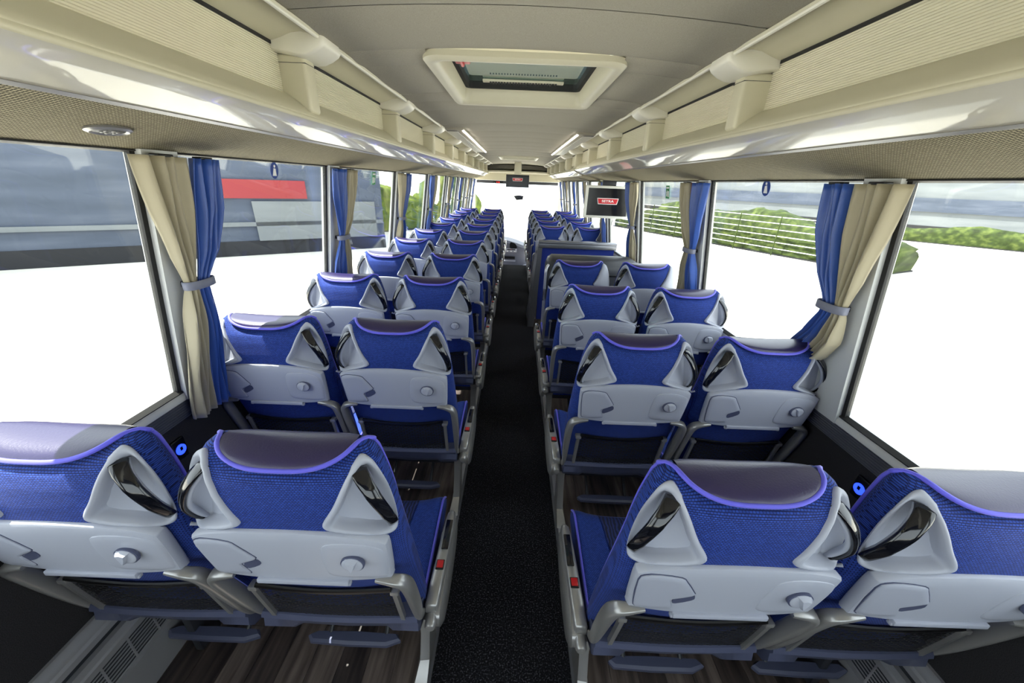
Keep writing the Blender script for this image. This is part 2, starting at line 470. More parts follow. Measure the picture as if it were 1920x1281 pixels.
struct(obj('ceiling', MB().box(-1.26, 1.26, YB, HY0 - 0.02, 2.2, 2.26).box(-1.26, 1.26, HY1 + 0.02, H2Y0, 2.2, 2.26).box(-1.26, 1.26, H2Y1, YF, 2.2, 2.26).box(-1.26, -HX, HY0 - 0.02, HY1 + 0.02, 2.2, 2.26).box(HX, 1.26, HY0 - 0.02, HY1 + 0.02, 2.2, 2.26).box(-1.26, -H2X, H2Y0, H2Y1, 2.2, 2.26).box(H2X, 1.26, H2Y0, H2Y1, 2.2, 2.26), 'cream_plastic', smooth=False), 'outer roof skin')

# roof hatches
def rrect(hx, y0, y1, r, n=6):
    P = []
    for cx, cy, a0 in ((hx - r, y1 - r, 0), (-hx + r, y1 - r, 90), (-hx + r, y0 + r, 180), (hx - r, y0 + r, 270)):
        for k in range(n + 1):
            a = math.radians(a0 + 90 * k / n); P.append((cx + r * math.cos(a), cy + r * math.sin(a)))
    return P
def hatch(label, hx, y0, y1, hammer, ym):
    t = tag(empty('roof_hatch', (0, ym, 2.12)), label, 'hatch')
    rings = [(0.0, 0.06, 0.012), (0.0, 0.06, -0.006), (0.014, 0.05, -0.017), (0.044, 0.04, -0.014), (0.054, 0.035, 0.0), (0.064, 0.03, 0.055), (0.062, 0.03, 0.10), (0.03, 0.03, 0.10)]
    loops = []
    for ins_, r, dz in rings:
        loops.append([(x, y - ym, cz(x) - 2.12 + dz) for x, y in rrect(hx - ins_, y0 + ins_, y1 - ins_, r)])
    obj('hatch_frame', MB().loft(loops, cap=False), 'cream_plastic', t, ang=50)
    # black seal under the glass
    a = rrect(hx - 0.060, y0 + 0.060, y1 - 0.060, 0.03); b_ = rrect(hx - 0.085, y0 + 0.085, y1 - 0.085, 0.02)
    obj('seal', MB().loft([[(x, y - ym, 0.06) for x, y in a], [(x, y - ym, 0.06) for x, y in b_], [(x, y - ym, 0.09) for x, y in b_], [(x, y - ym, 0.09) for x, y in a]], cap=False), 'black_rubber', t)
    obj('glass_lid', MB().box(-hx + 0.05, hx - 0.05, y0 + 0.05 - ym, y1 - 0.05 - ym, 0.088, 0.094), 'tinted_hatch_glass', t, smooth=False)
    if hammer:
        mb = MB().rbox((0, 0, 0), (0.06, 0.10, 0.02), 0.005)
        h = tag(obj('emergency_hammer_box', mb, 'red_plastic', None, (-0.252, 1.80, 2.165)), 'red emergency hammer holder in the corner of the roof hatch', 'hammer')
        obj('hammer_grip', MB().tube([(0, -0.04, -0.014), (0, 0.04, -0.014)], 0.008), 'red_plastic', h)
        # louvre strip lying on the far side of the glass
        obj('louvre_strip', MB().rbox((0, y1 - 0.16 - ym, 0.078), (0.42, 0.03, 0.012), 0.003), 'cream_plastic', t)
        for k in range(24): obj('louvre_fin', MB().box(-0.003, 0.003, -0.014, 0.014, -0.004, 0.004), 'black_rubber', t, (-0.17 + k * 0.0148, y1 - 0.16 - ym, 0.070), smooth=False)
    return t
hatch('large glazed roof hatch with cream frame and red hammer holder', HX, HY0, HY1, True, 2.03)
hatch('small distant roof hatch near the windscreen', H2X, H2Y0, H2Y1, False, 7.68)

# ceiling air grilles either side
for sd in (-1, 1):
    t = tag(empty('ceiling_air_grille', (sd * 0.555, 4.8, cz(0.56) + 0.008)), 'long slatted air grille in ceiling beside the ' + ('stairwell side luggage rack' if sd > 0 else 'longer unbroken luggage rack'), 'vent')
    obj('frame', MB().rbox((0, 0, -0.004), (0.17, 2.56, 0.03), 0.012), 'warm_taupe_plastic', t)
    obj('inner_lip', MB().rbox((-sd * 0.074, 0, -0.018), (0.014, 2.5, 0.016), 0.005), 'led_strip', t)
    obj('backing', MB().rbox((sd * 0.028, 0, -0.0195), (0.095, 2.40, 0.004), 0.001), 'dark_grey_plastic', t)
    for k in range(8): obj('slat', MB().box(-0.0038, 0.0038, -1.185, 1.185, -0.001, 0.001), 'white_cap_plastic', t, (sd * (-0.0135 + k * 0.0118), 0, -0.0224), smooth=False)

# ------------------------------------------------------------------ luggage racks
def profile_at(off=0.0):
    # cross-section (x from the centre line, z): window header -> underside -> gloss nose -> shutter foot
    return dict(und=[(1.131, 1.760), (1.05, 1.776), (0.95, 1.797), (0.86, 1.817), (0.80, 1.833)],
                gloss=[(0.80, 1.833), (0.77, 1.8455), (0.73, 1.862), (0.70, 1.875), (0.693, 1.880)],
                nose=[(0.693, 1.880), (0.6895, 1.884), (0.691, 1.890), (0.705, 1.905), (0.73, 1.926), (0.76, 1.946), (0.785, 1.957), (0.80, 1.958)])
def rack(sd, y0, y1, label, off=0.0, posts=(), taper=0.0, name='luggage_rack'):
    t = tag(empty(name, (sd * 1.1, (y0 + y1) / 2, 1.76)), label, 'luggage rack')
    ox, oy, oz = sd * 1.1, (y0 + y1) / 2, 1.76
    pr = profile_at()
    def sect(P, y, back):
        # near the far end the nose draws back towards the wall
        k = 0.0
        if taper and y > y1 - taper:
            u = (y - (y1 - taper)) / taper; k = 0.30 * (1 - math.sqrt(max(0.0, 1 - u * u)))
        return [(sd * (min(x + off + k, 1.135)) - ox, y - oy, z - oz) for x, z in P] + [(sd * (min(x + off + k, 1.135) ) - ox + (sd * 0.004 if back > 0 else 0), y - oy, z - oz + abs(back)) for x, z in reversed(P)]
    ys = [y0 + (y1 - y0) * i / 10 for i in range(11)]
    if taper: ys = [y for y in ys if y < y1 - taper] + [y1 - taper + taper * i / 12 for i in range(13)]
    obj('underside_fabric', MB().loft([sect(pr['und'], y, 0.012) for y in ys]), 'woven_beige_fabric', t)
    obj('gloss_panel', MB().loft([sect(pr['gloss'], y, 0.008) for y in ys]), 'gloss_cream_plastic', t, ang=60)
    obj('nose_face', MB().loft([sect(pr['nose'], y, 0.008) for y in ys]), 'cream_plastic', t, ang=60)
    ye = y1 - taper * 0.6
    obj('seam_strip', MB().prism([(sd * (0.803 + off) - ox, 1.829 - oz), (sd * (0.792 + off) - ox, 1.834 - oz), (sd * (0.80 + off) - ox, 1.84 - oz)], y0 - oy, ye - taper * 0.4 - oy), 'silver_paint', t)
    # upper fairing and grab edge
    fx = [(0.79, 2.086), (0.765, 2.089), (0.74, 2.097), (0.71, 2.108), (0.68, 2.112), (0.655, 2.108), (0.642, 2.101), (0.628, 2.099), (0.624, 2.108), (0.66, 2.135), (0.79, 2.135)]
    obj('upper_fairing', MB().prism([(sd * x - ox, z - oz) for x, z in fx], y0 - oy, ye - oy), 'cream_plastic', t, ang=30)
    obj('edge_bead', MB().tube([(sd * 0.632 - ox, y0 - oy, 2.101 - oz), (sd * 0.632 - ox, ye - oy, 2.101 - oz)], 0.006, 8), 'white_cap_plastic', t)
    obj('track', MB().prism([(sd * x - ox, z - oz) for x, z in [(0.774, 2.079), (0.80, 2.079), (0.80, 2.088), (0.774, 2.088)]], y0 - oy, ye - oy), 'black_rubber', t)
    # shutters between posts: ribbed
    ps = [p for p in posts if y0 < p < ye]
    ed = [y0] + ps + [ye]
    for a, b_ in zip(ed, ed[1:]):
        if b_ - a < 0.15: continue
        P = []
        nr = 22
        for k in range(nr):
            z = 1.955 + k * 0.127 / nr
            P += [(0.781, z), (0.7785, z + 0.0028), (0.781, z + 0.0056)]
        P += [(0.795, 2.082), (0.795, 1.955)]
        a2 = a + (0.031 if a in ps else 0); b2 = b_ - (0.031 if b_ in ps else 0)
        obj('shutter', MB().prism([(sd * x - ox, z - oz) for x, z in P], a2 - oy, b2 - oy), 'ribbed_cream_shutter', t, smooth=False)
    for p in ps:
        q = empty('post', (0, 0, 0), t)
        mb = MB().rbox((sd * 0.7425 - ox, p - oy, 1.985 - oz), (0.095, 0.066, 0.16), 0.012, 3)
        pb = obj('post_body', mb, 'cream_plastic', t)
        bpy.data.objects.remove(q)
        loops = []
        for y, s_ in ((-0.066, 0.86), (-0.062, 0.96), (-0.05, 1.0), (0.05, 1.0), (0.062, 0.96), (0.066, 0.86)):
            cs = [(0.785, 2.066), (0.74, 2.060), (0.70, 2.052), (0.672, 2.054), (0.645, 2.064), (0.622, 2.078), (0.613, 2.090), (0.617, 2.106), (0.64, 2.116), (0.785, 2.116)]
            cx_, cz_ = 0.70, 2.085
            loops.append([(sd * (cx_ + (x - cx_) * s_) - ox, p + y - oy, cz_ + (z - cz_) * s_ - oz) for x, z in cs])
        obj('post_cap', MB().loft(loops), 'white_cap_plastic', pb, ang=50)
        obj('post_seam', MB().box(*sorted((sd * 0.6945 - ox, sd * 0.79 - ox)), p - 0.0335 - oy, p + 0.0335 - oy, 2.040 - oz, 2.0415 - oz), 'dark_grey_plastic', pb)
    # back of the rack
    obj('rack_back', MB().box(*sorted((sd * 0.80 - ox, sd * 0.805 - ox)), y0 - oy, ye - oy, 1.93 - oz, 2.12 - oz), 'cream_plastic', t)
    return t
LPOST = [1.45 + 0.98 * i for i in range(-2, 10)]
RPOST = [1.45 + 0.92 * i for i in range(-2, 10)]
rack(-1, YB, 10.4, 'long cream overhead luggage rack above the unbroken seat rows', posts=LPOST, taper=0.5)
rack(1, YB, 5.5, 'cream overhead luggage rack with rounded end above the stairwell', posts=RPOST, taper=0.55)
rack(1, 5.52, 10.4, 'shorter set-back cream luggage rack beyond the hanging monitor', off=0.06, posts=RPOST, taper=0.45)
# header light slot line on the window edge
for sd in (-1, 1):
    struct(obj('trim_7' if sd < 0 else 'trim_8', MB().prism([(sd * 1.095, 1.762), (sd * 1.135, 1.758), (sd * 1.135, 1.766), (sd * 1.095, 1.766)], YB, 10.4), 'black_rubber'), 'dark curtain track above the windows')
# oval speaker in the rack underside
t = tag(empty('ceiling_speaker', (-0.945, 0.955, 1.7955)), 'oval speaker grille set in woven fabric under the rack', 'speaker')
t.rotation_euler = (0, math.radians(-12), 0)
obj('rim', MB().lathe([(0.032, 0.004), (0.034, -0.002), (0.028, -0.006), (0.024, -0.004), (0.02, 0.004)], 28, 'z', sc=(0.9, 1.5)), 'silver_paint', t)
obj('mesh_disc', MB().lathe([(0.024, 0.002), (0.024, -0.003), (0.006, -0.005), (0.001, -0.005)], 24, 'z', sc=(0.9, 1.5)), 'dark_grey_plastic', t)
for k in range(6):
    a = k * PI / 3
    obj('perforation', MB().lathe([(0.004, 0), (0.004, -0.003), (0.001, -0.004)], 10, 'z'), 'silver_paint', t, (0.009 * math.cos(a), 0.016 * math.sin(a), -0.003))

# ------------------------------------------------------------------ seats
TAB = lerp_table([(z, w_, ym, T) for z, w_, ym, T in (
    (0.44, 0.222, 0.118, 0.045), (0.50, 0.230, 0.100, 0.052), (0.60, 0.234, 0.076, 0.058), (0.70, 0.235, 0.048, 0.064), (0.78, 0.235, 0.024, 0.070),
    (0.86, 0.234, 0.001, 0.073), (0.93, 0.231, -0.016, 0.075), (1.00, 0.226, -0.028, 0.076), (1.06, 0.219, -0.031, 0.076), (1.11, 0.209, -0.029, 0.073),
    (1.14, 0.200, -0.026, 0.069), (1.165, 0.191, -0.022, 0.061), (1.182, 0.180, -0.018, 0.050), (1.193, 0.167, -0.015, 0.038), (1.199, 0.150, -0.013, 0.024), (1.201, 0.132, -0.012, 0.012))])
NEXP = 2.6
def S0(phi, z):
    w_, ym, T = TAB(z)
    s_, c_ = math.sin(phi), math.cos(phi)
    x = w_ * math.copysign(abs(s_) ** (2 / NEXP), s_)
    y = ym - T * math.copysign(abs(c_) ** (2 / NEXP), c_)
    # crown dips in the middle under the head pad
    k = max(0.0, min(1.0, (z - 1.13) / 0.065)); k = k * k * (3 - 2 * k)
    dip = 0.026 * k * max(0.0, 1 - (x / 0.15) ** 4)
    return Vector((x, y, z - dip))
def N0(phi, z):
    e = 1e-3
    a = S0(phi + e, z) - S0(phi - e, z); b_ = S0(phi, z + e) - S0(phi, z - e)
    n_ = a.cross(b_)
    if n_.length < 1e-9: return Vector((0, -1, 0))
    n_.normalize()
    return n_
# rounded-triangle handle outline in (arc, height)
HB = smooth_poly([(0.205, 1.044), (0.29, 1.086), (0.40, 1.132), (0.53, 1.166), (0.67, 1.180), (0.79, 1.169), (0.865, 1.128), (0.89, 1.075), (0.87, 1.022), (0.80, 0.993), (0.66, 0.993), (0.46, 1.010), (0.29, 1.026)], 6)
HC = (0.62, 1.074)
ASC = 0.24
def hang(a, z): return math.atan2(z - HC[1], (a - HC[0]) * ASC)
HR = sorted((hang(a, z), math.hypot((a - HC[0]) * ASC, z - HC[1])) for a, z in HB)
def hscale(a, z):
    th = hang(a, z); r = math.hypot((a - HC[0]) * ASC, z - HC[1])
    L = [(HR[-1][0] - 2 * PI, HR[-1][1])] + HR + [(HR[0][0] + 2 * PI, HR[0][1])]
    for p, q in zip(L, L[1:]):
        if p[0] <= th <= q[0]:
            k = (th - p[0]) / max(1e-9, q[0] - p[0]); return r / (p[1] + (q[1] - p[1]) * k)
    return r / HR[0][1]
def Sshell(phi, z):
    p = S0(phi, z); a = abs(phi) / (PI / 2)
    if a < 1.05 and 0.97 < z < 1.20:
        s_ = hscale(a, z)
        if s_ < 0.94:
            d = 0.062 * min(1.0, (0.94 - s_) / 0.07)
            p = p - N0(phi, z) * d
    return p
def backrest_mesh():
    zs = [0.44 + 0.5 * i / 16 for i in range(16)] + [0.94 + 0.25 * i / 34 for i in range(35)] + [1.193, 1.196, 1.1985] + [1.201]
    NR = 168
    loops = [[Sshell(-PI + 2 * PI * q / NR, z) for q in range(NR)] for z in zs]
    return MB().loft(loops).mesh('backrest', 'blue_seat_fabric', ang=60)
def zp(x): return 1.166 + 0.031 * (min(abs(x), 0.146) / 0.146) ** 3.2
def yb_at(x, z):
    w_, ym, T = TAB(z)
    return ym - T * max(0.0, 1 - min(1, abs(x) / w_) ** NEXP) ** (1 / NEXP)
def headrest_mesh():
    def fn(u, v):
        x = -0.143 + 0.286 * u
        z0 = zp(x); y0 = yb_at(x, z0) - 0.003; e = (abs(x) / 0.143)
        zt = 1.192 + 0.007 * e ** 2; yt = -0.010; yf = 0.058 - 0.03 * e ** 4; zf = 1.05
        if v < 0.55:
            t = v / 0.55 * PI / 2
            return (x, yt + (y0 - yt) * math.cos(t) ** 0.8, z0 + (zt - z0) * math.sin(t) ** 0.9)
        t = (v - 0.55) / 0.45 * PI / 2
        return (x, yt + (yf - yt) * math.sin(t) ** 0.75, zf + (zt - zf) * math.cos(t) ** 0.75)
    return MB().grid(fn, 26, 20).mesh('headrest', 'dark_plum_leather', ang=80)
def piping_mesh():
    P = []
    for z in [0.55 + 0.05 * i for i in range(13)] + [1.165, 1.178]:
        P.append(S0(-PI * 0.66, z) + N0(-PI * 0.66, z) * 0.002)
    P += [Vector((-0.172, 0.006, 1.186)), Vector((-0.160, -0.003, 1.194)), Vector((-0.150, -0.020, 1.1975))]
    m = 28
    for i in range(m + 1):
        x = -0.143 + 0.286 * i / m; z = zp(x); P.append(Vector((x, yb_at(x, z) - 0.003, z + 0.001)))
    P += [Vector((0.150, -0.020, 1.1975)), Vector((0.160, -0.003, 1.194)), Vector((0.172, 0.006, 1.186))]
    for z in reversed([0.55 + 0.05 * i for i in range(13)] + [1.165, 1.178]):
        P.append(S0(PI * 0.66, z) + N0(PI * 0.66, z) * 0.002)
    P = [Vector(p) for p in smooth_poly([tuple(p) for p in P], 2, closed=False)]
    return MB().tube(P, 0.0052, 7).mesh('piping', 'violet_piping', ang=80)
def hpoint(side, a, z, off):
    ph = side * a * PI / 2
    return S0(ph, z) + N0(ph, z) * off
def handle_mesh(side):
    rings = [(1.035, -0.02), (1.035, 0.003), (1.025, 0.006), (1.0, 0.009), (0.95, 0.0095), (0.90, 0.005), (0.87, -0.010), (0.80, -0.030), (0.62, -0.043), (0.40, -0.048), (0.15, -0.049)]
    loops = []
    for s_, o_ in rings:
        loops.append([hpoint(side, HC[0] + (a - HC[0]) * s_, HC[1] + (z - HC[1]) * s_, o_) for a, z in HB])
    return MB().loft(loops).mesh('side_handle', 'pale_grey_plastic', ang=60)
def side_plate_mesh(side):
    loops = [[hpoint(side, HC[0] + (a - HC[0]) * s_ + 0.05, HC[1] + (z - HC[1]) * s_, o_) for a, z in HB] for s_, o_ in ((1.035, -0.02), (1.035, 0.006), (0.98, 0.011), (0.6, 0.012), (0.1, 0.012))]
    return MB().loft(loops).mesh('side_plate', 'pale_grey_plastic', ang=60)
def grip_mesh(side, lining=False):
    loops = []; m = 18
    for i in range(m + 1):
        t = i / m
        a = 0.575 + 0.235 * t; z = 1.162 - 0.162 * t
        ph = side * a * PI / 2
        nrm = N0(ph, z); ta = (S0(ph + 0.01, z) - S0(ph - 0.01, z)).normalized()
        off = -0.004 + 0.026 * math.sin(PI * t) ** 0.7
        wd = 0.0175 - 0.0065 * t; th = 0.006
        if lining: off -= 0.010; wd *= 0.92
        p = S0(ph, z) + nrm * off
        loops.append([p + ta * (wd * math.copysign(abs(math.cos(q * 2 * PI / 14)) ** 0.7, math.cos(q * 2 * PI / 14))) + nrm * (th * math.copysign(abs(math.sin(q * 2 * PI / 14)) ** 0.8, math.sin(q * 2 * PI / 14))) for q in range(14)])
    if lining: return MB().loft(loops).mesh('grip_lining', 'pale_grey_plastic', ang=60)
    return MB().loft(loops).mesh('grip', 'carbon_gloss', ang=60)
# fold-down tray panel on the back
def pan_y(x, z): return -0.106 + (0.99 - z) * 0.16 * (1 if z < 0.99 else 0.4) + 0.35 * x * x * 0.6
def pan_outline(s_=0.0):
    P = [(-0.214, 0.978), (-0.208, 0.992), (-0.17, 1.008), (-0.09, 1.022), (0.0, 1.027), (0.09, 1.022), (0.17, 1.008), (0.208, 0.992), (0.214, 0.978),
         (0.212, 0.92), (0.207, 0.855), (0.198, 0.843), (0.12, 0.836), (0.0, 0.833), (-0.12, 0.836), (-0.198, 0.843), (-0.207, 0.855), (-0.212, 0.92)]
    Q = smooth_poly(P, 4)
    return [(x - s_ * math.copysign(1, x) * min(1, abs(x) / 0.05), z - s_ * (1 if z > 0.93 else -1) * min(1, abs(z - 0.93) / 0.03)) for x, z in Q]
def plate(outline_fn, yfun, depths, m, name, ang=40):
    loops = []
    for ins_, d in depths: loops.append([(x, yfun(x, z) - d, z) for x, z in outline_fn(ins_)])
    mb = MB().loft(loops, cap=False)
    # front face as a shrinking fan so that it can follow the curve
    last = outline_fn(depths[-1][0]); d = depths[-1][1]
    cx_ = sum(p[0] for p in last) / len(last); cz_ = sum(p[1] for p in last) / len(last)
    L2 = []
    for s_ in (1.0, 0.8, 0.55, 0.3, 0.08):
        L2.append([(cx_ + (x - cx_) * s_, yfun(cx_ + (x - cx_) * s_, cz_ + (z - cz_) * s_) - d, cz_ + (z - cz_) * s_) for x, z in last])
    mb.loft(L2, cap=False)
    k = len(mb.v) - len(last); mb.f.append(tuple(range(k, len(mb.v))))
    return mb.mesh(name, m, ang=ang)
def poly_fn(P, n=4):
    Q = smooth_poly(P, n)
    cx_ = sum(p[0] for p in Q) / len(Q); cz_ = sum(p[1] for p in Q) / len(Q)
    def f(s_):
        out_ = []
        for x, z in Q:
            r = math.hypot(x - cx_, z - cz_); k = max(0.05, 1 - s_ / r) if r > 0 else 1
            out_.append((cx_ + (x - cx_) * k, cz_ + (z - cz_) * k))
        return out_
    return f
def tray_mesh(): return plate(pan_outline, pan_y, [(0.004, -0.022), (0.0, -0.016), (0.0, -0.002), (0.003, 0.004), (0.010, 0.006)], 'pale_grey_plastic', 'tray_panel')
FLAP = [(-0.207, 0.965), (-0.198, 0.985), (-0.17, 0.992), (-0.125, 0.988), (-0.112, 0.975), (-0.088, 0.938), (-0.086, 0.926), (-0.122, 0.905), (-0.126, 0.895), (-0.116, 0.868), (-0.124, 0.861), (-0.16, 0.857), (-0.192, 0.858), (-0.2, 0.88)]
NOTCH = [(-0.084, 0.935), (-0.076, 0.916), (-0.118, 0.884), (-0.112, 0.868), (-0.122, 0.868), (-0.128, 0.9)]
def flap_mesh(): return plate(poly_fn(FLAP, 2), pan_y, [(-0.001, 0.003), (0.0, 0.0085), (0.003, 0.0105)], 'pale_grey_flap_plastic', 'latch_flap')
def flapgap_mesh(): return plate(poly_fn([(x * 1.0, z) for x, z in FLAP], 2), pan_y, [(-0.0028, 0.002), (-0.0028, 0.0068)], 'slate_plastic', 'flap_gap')
def notch_mesh(): return plate(poly_fn([(-0.118, 0.904), (-0.086, 0.924), (-0.078, 0.914), (-0.082, 0.902), (-0.112, 0.884), (-0.12, 0.889)], 2), pan_y, [(0.0, 0.004), (0.0, 0.0075)], 'slate_plastic', 'latch_notch')
def pad_mesh(): return plate(poly_fn([(0.086, 0.99), (0.07, 0.96), (0.066, 0.90), (0.075, 0.868), (0.13, 0.858), (0.19, 0.858), (0.201, 0.88), (0.206, 0.95), (0.19, 0.978), (0.14, 0.992)], 3), pan_y, [(-0.004, 0.002), (0.0, 0.0075), (0.008, 0.0095)], 'pale_grey_plastic', 'cup_ring_pad')
def knob_ring_mesh(): return MB().lathe([(0.0265, 0.004), (0.0265, -0.002), (0.0235, -0.003), (0.0235, 0.004)], 28, 'y', (0.136, -0.1085, 0.932), (1.0, 0.84)).mesh('knob_ring', 'slate_plastic')
def knob_mesh():
    mb = MB().lathe([(0.0235, 0.006), (0.0235, -0.0045), (0.020, -0.0065), (0.014, -0.0075), (0.002, -0.008)], 28, 'y', (0.136, -0.1085, 0.932), (1.0, 0.84))
    P = [(0.122, 0.950), (0.130, 0.926), (0.136, 0.915), (0.143, 0.926), (0.152, 0.948), (0.137, 0.952)]
    mb.loft([[(x, -0.112, z) for x, z in P], [(0.137 + (x - 0.137) * 0.6, -0.123, 0.936 + (z - 0.936) * 0.75) for x, z in P]])
    return mb.mesh('knob', 'pale_grey_plastic', ang=30)
def strip_mesh(): return MB().rbox((0.0, -0.0865, 0.838), (0.215, 0.016, 0.014), 0.003).rbox((-0.105, -0.0855, 0.832), (0.012, 0.012, 0.01), 0.003).rbox((0.105, -0.0855, 0.832), (0.012, 0.012, 0.01), 0.003).mesh('tray_hinge_strip', 'pale_grey_flap_plastic')
def arm_mesh(side):
    P = smooth_poly([(0.168, -0.078, 0.842), (0.205, -0.079, 0.838), (0.229, -0.070, 0.818), (0.235, -0.053, 0.77), (0.234, -0.024, 0.68), (0.231, 0.002, 0.60), (0.229, 0.020, 0.548), (0.229, 0.034, 0.52), (0.230, 0.05, 0.505)], 5, closed=False)
    loops = []
    for i, p in enumerate(P):
        a = Vector(P[max(i - 1, 0)]); b_ = Vector(P[min(i + 1, len(P) - 1)]); t = (b_ - a).normalized()
        n_ = Vector((0, -1, -0.25)).normalized(); s_ = t.cross(n_).normalized(); n_ = s_.cross(t).normalized()
        if n_.y > 0: n_ = -n_
        f = i / (len(P) - 1); wd = 0.006 + 0.0065 * math.sin(PI * min(1, f * 1.25)); th = 0.010 + 0.010 * math.sin(PI * f)
        c = Vector(p)
        L = []
        for q in range(12):
            an = q * 2 * PI / 12; cu, sv = math.cos(an), math.sin(an)
            v_ = c + s_ * (wd * math.copysign(abs(cu) ** 0.55, cu)) + n_ * (th * math.copysign(abs(sv) ** 0.55, sv))
            L.append((v_.x * side, v_.y, v_.z))
        loops.append(L)
    return MB().loft(loops).mesh('support_arm', 'silver_paint', ang=50)
def net_y(x, z): return 0.010 - (z - 0.545) * 0.215 - 0.012 * (1 - (x / 0.19) ** 2) * max(0.0, math.sin(PI * min(1, (z - 0.53) / 0.2)))
def net_mesh():
    def fn(u, v):
        x = -0.178 + 0.356 * u; top = 0.728 - 0.016 * (1 - (x / 0.178) ** 2); bot = 0.535 + 0.012 * (x / 0.178) ** 2
        z = bot + (top - bot) * v
        return (x, net_y(x, z), z)
    return MB().grid(fn, 20, 10).mesh('luggage_net', 'black_luggage_net')
def netband_mesh():
    P = []
    for i in range(15):
        x = -0.178 + 0.356 * i / 14; z = 0.726 - 0.016 * (1 - (x / 0.178) ** 2); P.append((x, net_y(x, z) - 0.001, z))
    return MB().tube(P, 0.006, 8, flat=1.4).mesh('net_band', 'black_plastic')
def bracket_mesh(side):
    mb = MB().rbox((side * 0.186, -0.024, 0.716), (0.024, 0.026, 0.016), 0.004)
    mb.loft([[(side * 0.186 + dx, net_y(0.186, z) + dy - 0.002, z) for dx, dy in ((-0.006, -0.007), (0.006, -0.007), (0.006, 0.007), (-0.006, 0.007))] for z in (0.54, 0.60, 0.66, 0.715)])
    return mb.mesh('net_bracket', 'silver_paint')
def cover_mesh():
    loops = []
    for i in range(25):
        x = -0.226 + 0.452 * i / 24; e = abs(x) / 0.226; k = 0.006 * (1 - e * e)
        w_ = 0.012 if e > 0.62 else 0.0
        loops.append([(x, 0.045, 0.552 + 0.006 * e), (x, 0.006 - k, 0.546 + 0.008 * e * e), (x, 0.000 - k, 0.534), (x, 0.010 - k - w_ * 0.2, 0.520), (x, 0.014 - w_, 0.492), (x, 0.030 - w_, 0.455 + 0.012 * e), (x, 0.060, 0.432 + 0.015 * e), (x, 0.12, 0.428), (x, 0.12, 0.5)])
    return MB().loft(loops).mesh('lower_cover', 'slate_plastic', ang=35)
def cushion_mesh():
    # seat squab with raised side bolsters
    loops = []
    for i in range(23):
        t = i / 22; y = 0.10 + 0.42 * t
        rise = -0.012 + 0.022 * t; nose = 0.05 * max(0.0, (t - 0.8) / 0.2) ** 2
        L = []
        for j in range(25):
            x = -0.226 + 0.452 * j / 24; e = abs(x) / 0.226
            L.append((x * (1 - 0.03 * t), y, 0.492 + rise + 0.030 * min(1, e * 1.15) ** 3 - nose - (0.012 if e > 0.97 else 0)))
        for j in range(25):
            x = 0.226 - 0.452 * j / 24
            L.append((x * 0.96, y, 0.405 + 0.02 * max(0, t - 0.85) / 0.15))
        loops.append(L)
    return MB().loft(loops).mesh('seat_cushion', 'blue_cushion_fabric', ang=50)
def insert_mesh():
    def fn(u, v):
        x = -0.115 + 0.23 * u; t = 0.12 + 0.80 * v; y = 0.10 + 0.42 * t
        e = abs(x) / 0.226; nose = 0.05 * max(0.0, (t - 0.8) / 0.2) ** 2
        return (x * (1 - 0.25 * (1 - v)), y, 0.492 - 0.012 + 0.022 * t + 0.030 * min(1, e * 1.15) ** 3 - nose + 0.004)
    return MB().grid(fn, 12, 14).mesh('cushion_insert', 'navy_cushion_insert')
def cpipe_mesh(s_):
    P = []
    for i in range(23):
        t = i / 22; P.append((s_ * 0.222 * (1 - 0.03 * t), 0.10 + 0.42 * t, 0.492 - 0.012 + 0.022 * t + 0.0285 - 0.05 * max(0.0, (t - 0.8) / 0.2) ** 2))
    mb = MB().tube(P, 0.0045, 6)
    return mb.mesh('cushion_piping', 'violet_piping', ang=80)
def base_mesh(): return MB().rbox((0, 0.30, 0.385), (0.40, 0.36, 0.05), 0.01).mesh('seat_pan', 'dark_grey_plastic')
def beam_mesh(y): return MB().rbox((0, y, 0.375), (0.44, 0.045, 0.04), 0.006).mesh('cross_beam', 'silver_paint')
def foot_mesh(sg):
    P = [(-0.165, 0.0), (-0.15, -0.018), (-0.02, -0.024), (0.12, -0.024), (0.165, -0.006), (0.15, 0.014), (0.0, 0.02), (-0.14, 0.016)]
    mb = MB().loft([[(x * 0.96 + sg * 0.05, 0.13 + y * 0.8, 0.188) for x, y in P], [(x + sg * 0.05, 0.13 + y, 0.196) for x, y in P], [(x + sg * 0.05, 0.13 + y, 0.208) for x, y in P], [(x * 0.95 + sg * 0.05, 0.132 + y * 0.7, 0.214) for x, y in P]])
    return mb.mesh('footrest', 'slate_plastic', ang=30)
def footarm_mesh(sg, s_=-0.1):
    mb = MB()
    mb.tube([(s_ + sg * 0.04, 0.14, 0.205), (s_ + sg * 0.04, 0.26, 0.30), (s_ + sg * 0.04, 0.33, 0.38)], 0.008, 8)
    return mb.mesh('footrest_arm', 'dark_grey_plastic')
def leg_mesh(sg):
    # tapered floor leg on the aisle side
    loops = []
    for z, y0, y1, x0, x1 in ((0.103, 0.02, 0.21, 0.178, 0.222), (0.115, 0.03, 0.205, 0.178, 0.222), (0.16, 0.09, 0.20, 0.19, 0.222), (0.28, 0.11, 0.20, 0.195, 0.225), (0.40, 0.10, 0.24, 0.20, 0.236), (0.44, 0.06, 0.25, 0.20, 0.240)):
        loops.append([(sg * x0, y0, z), (sg * x1, y0 + 0.004, z), (sg * x1, y1 - 0.004, z), (sg * x0, y1, z)])
    return MB().loft(loops).mesh('leg', 'silver_paint', ang=25)
def wallmount_mesh(sg): return MB().rbox((sg * 0.13, 0.17, 0.23), (0.03, 0.09, 0.256), 0.006).mesh('leg', 'dark_grey_plastic')
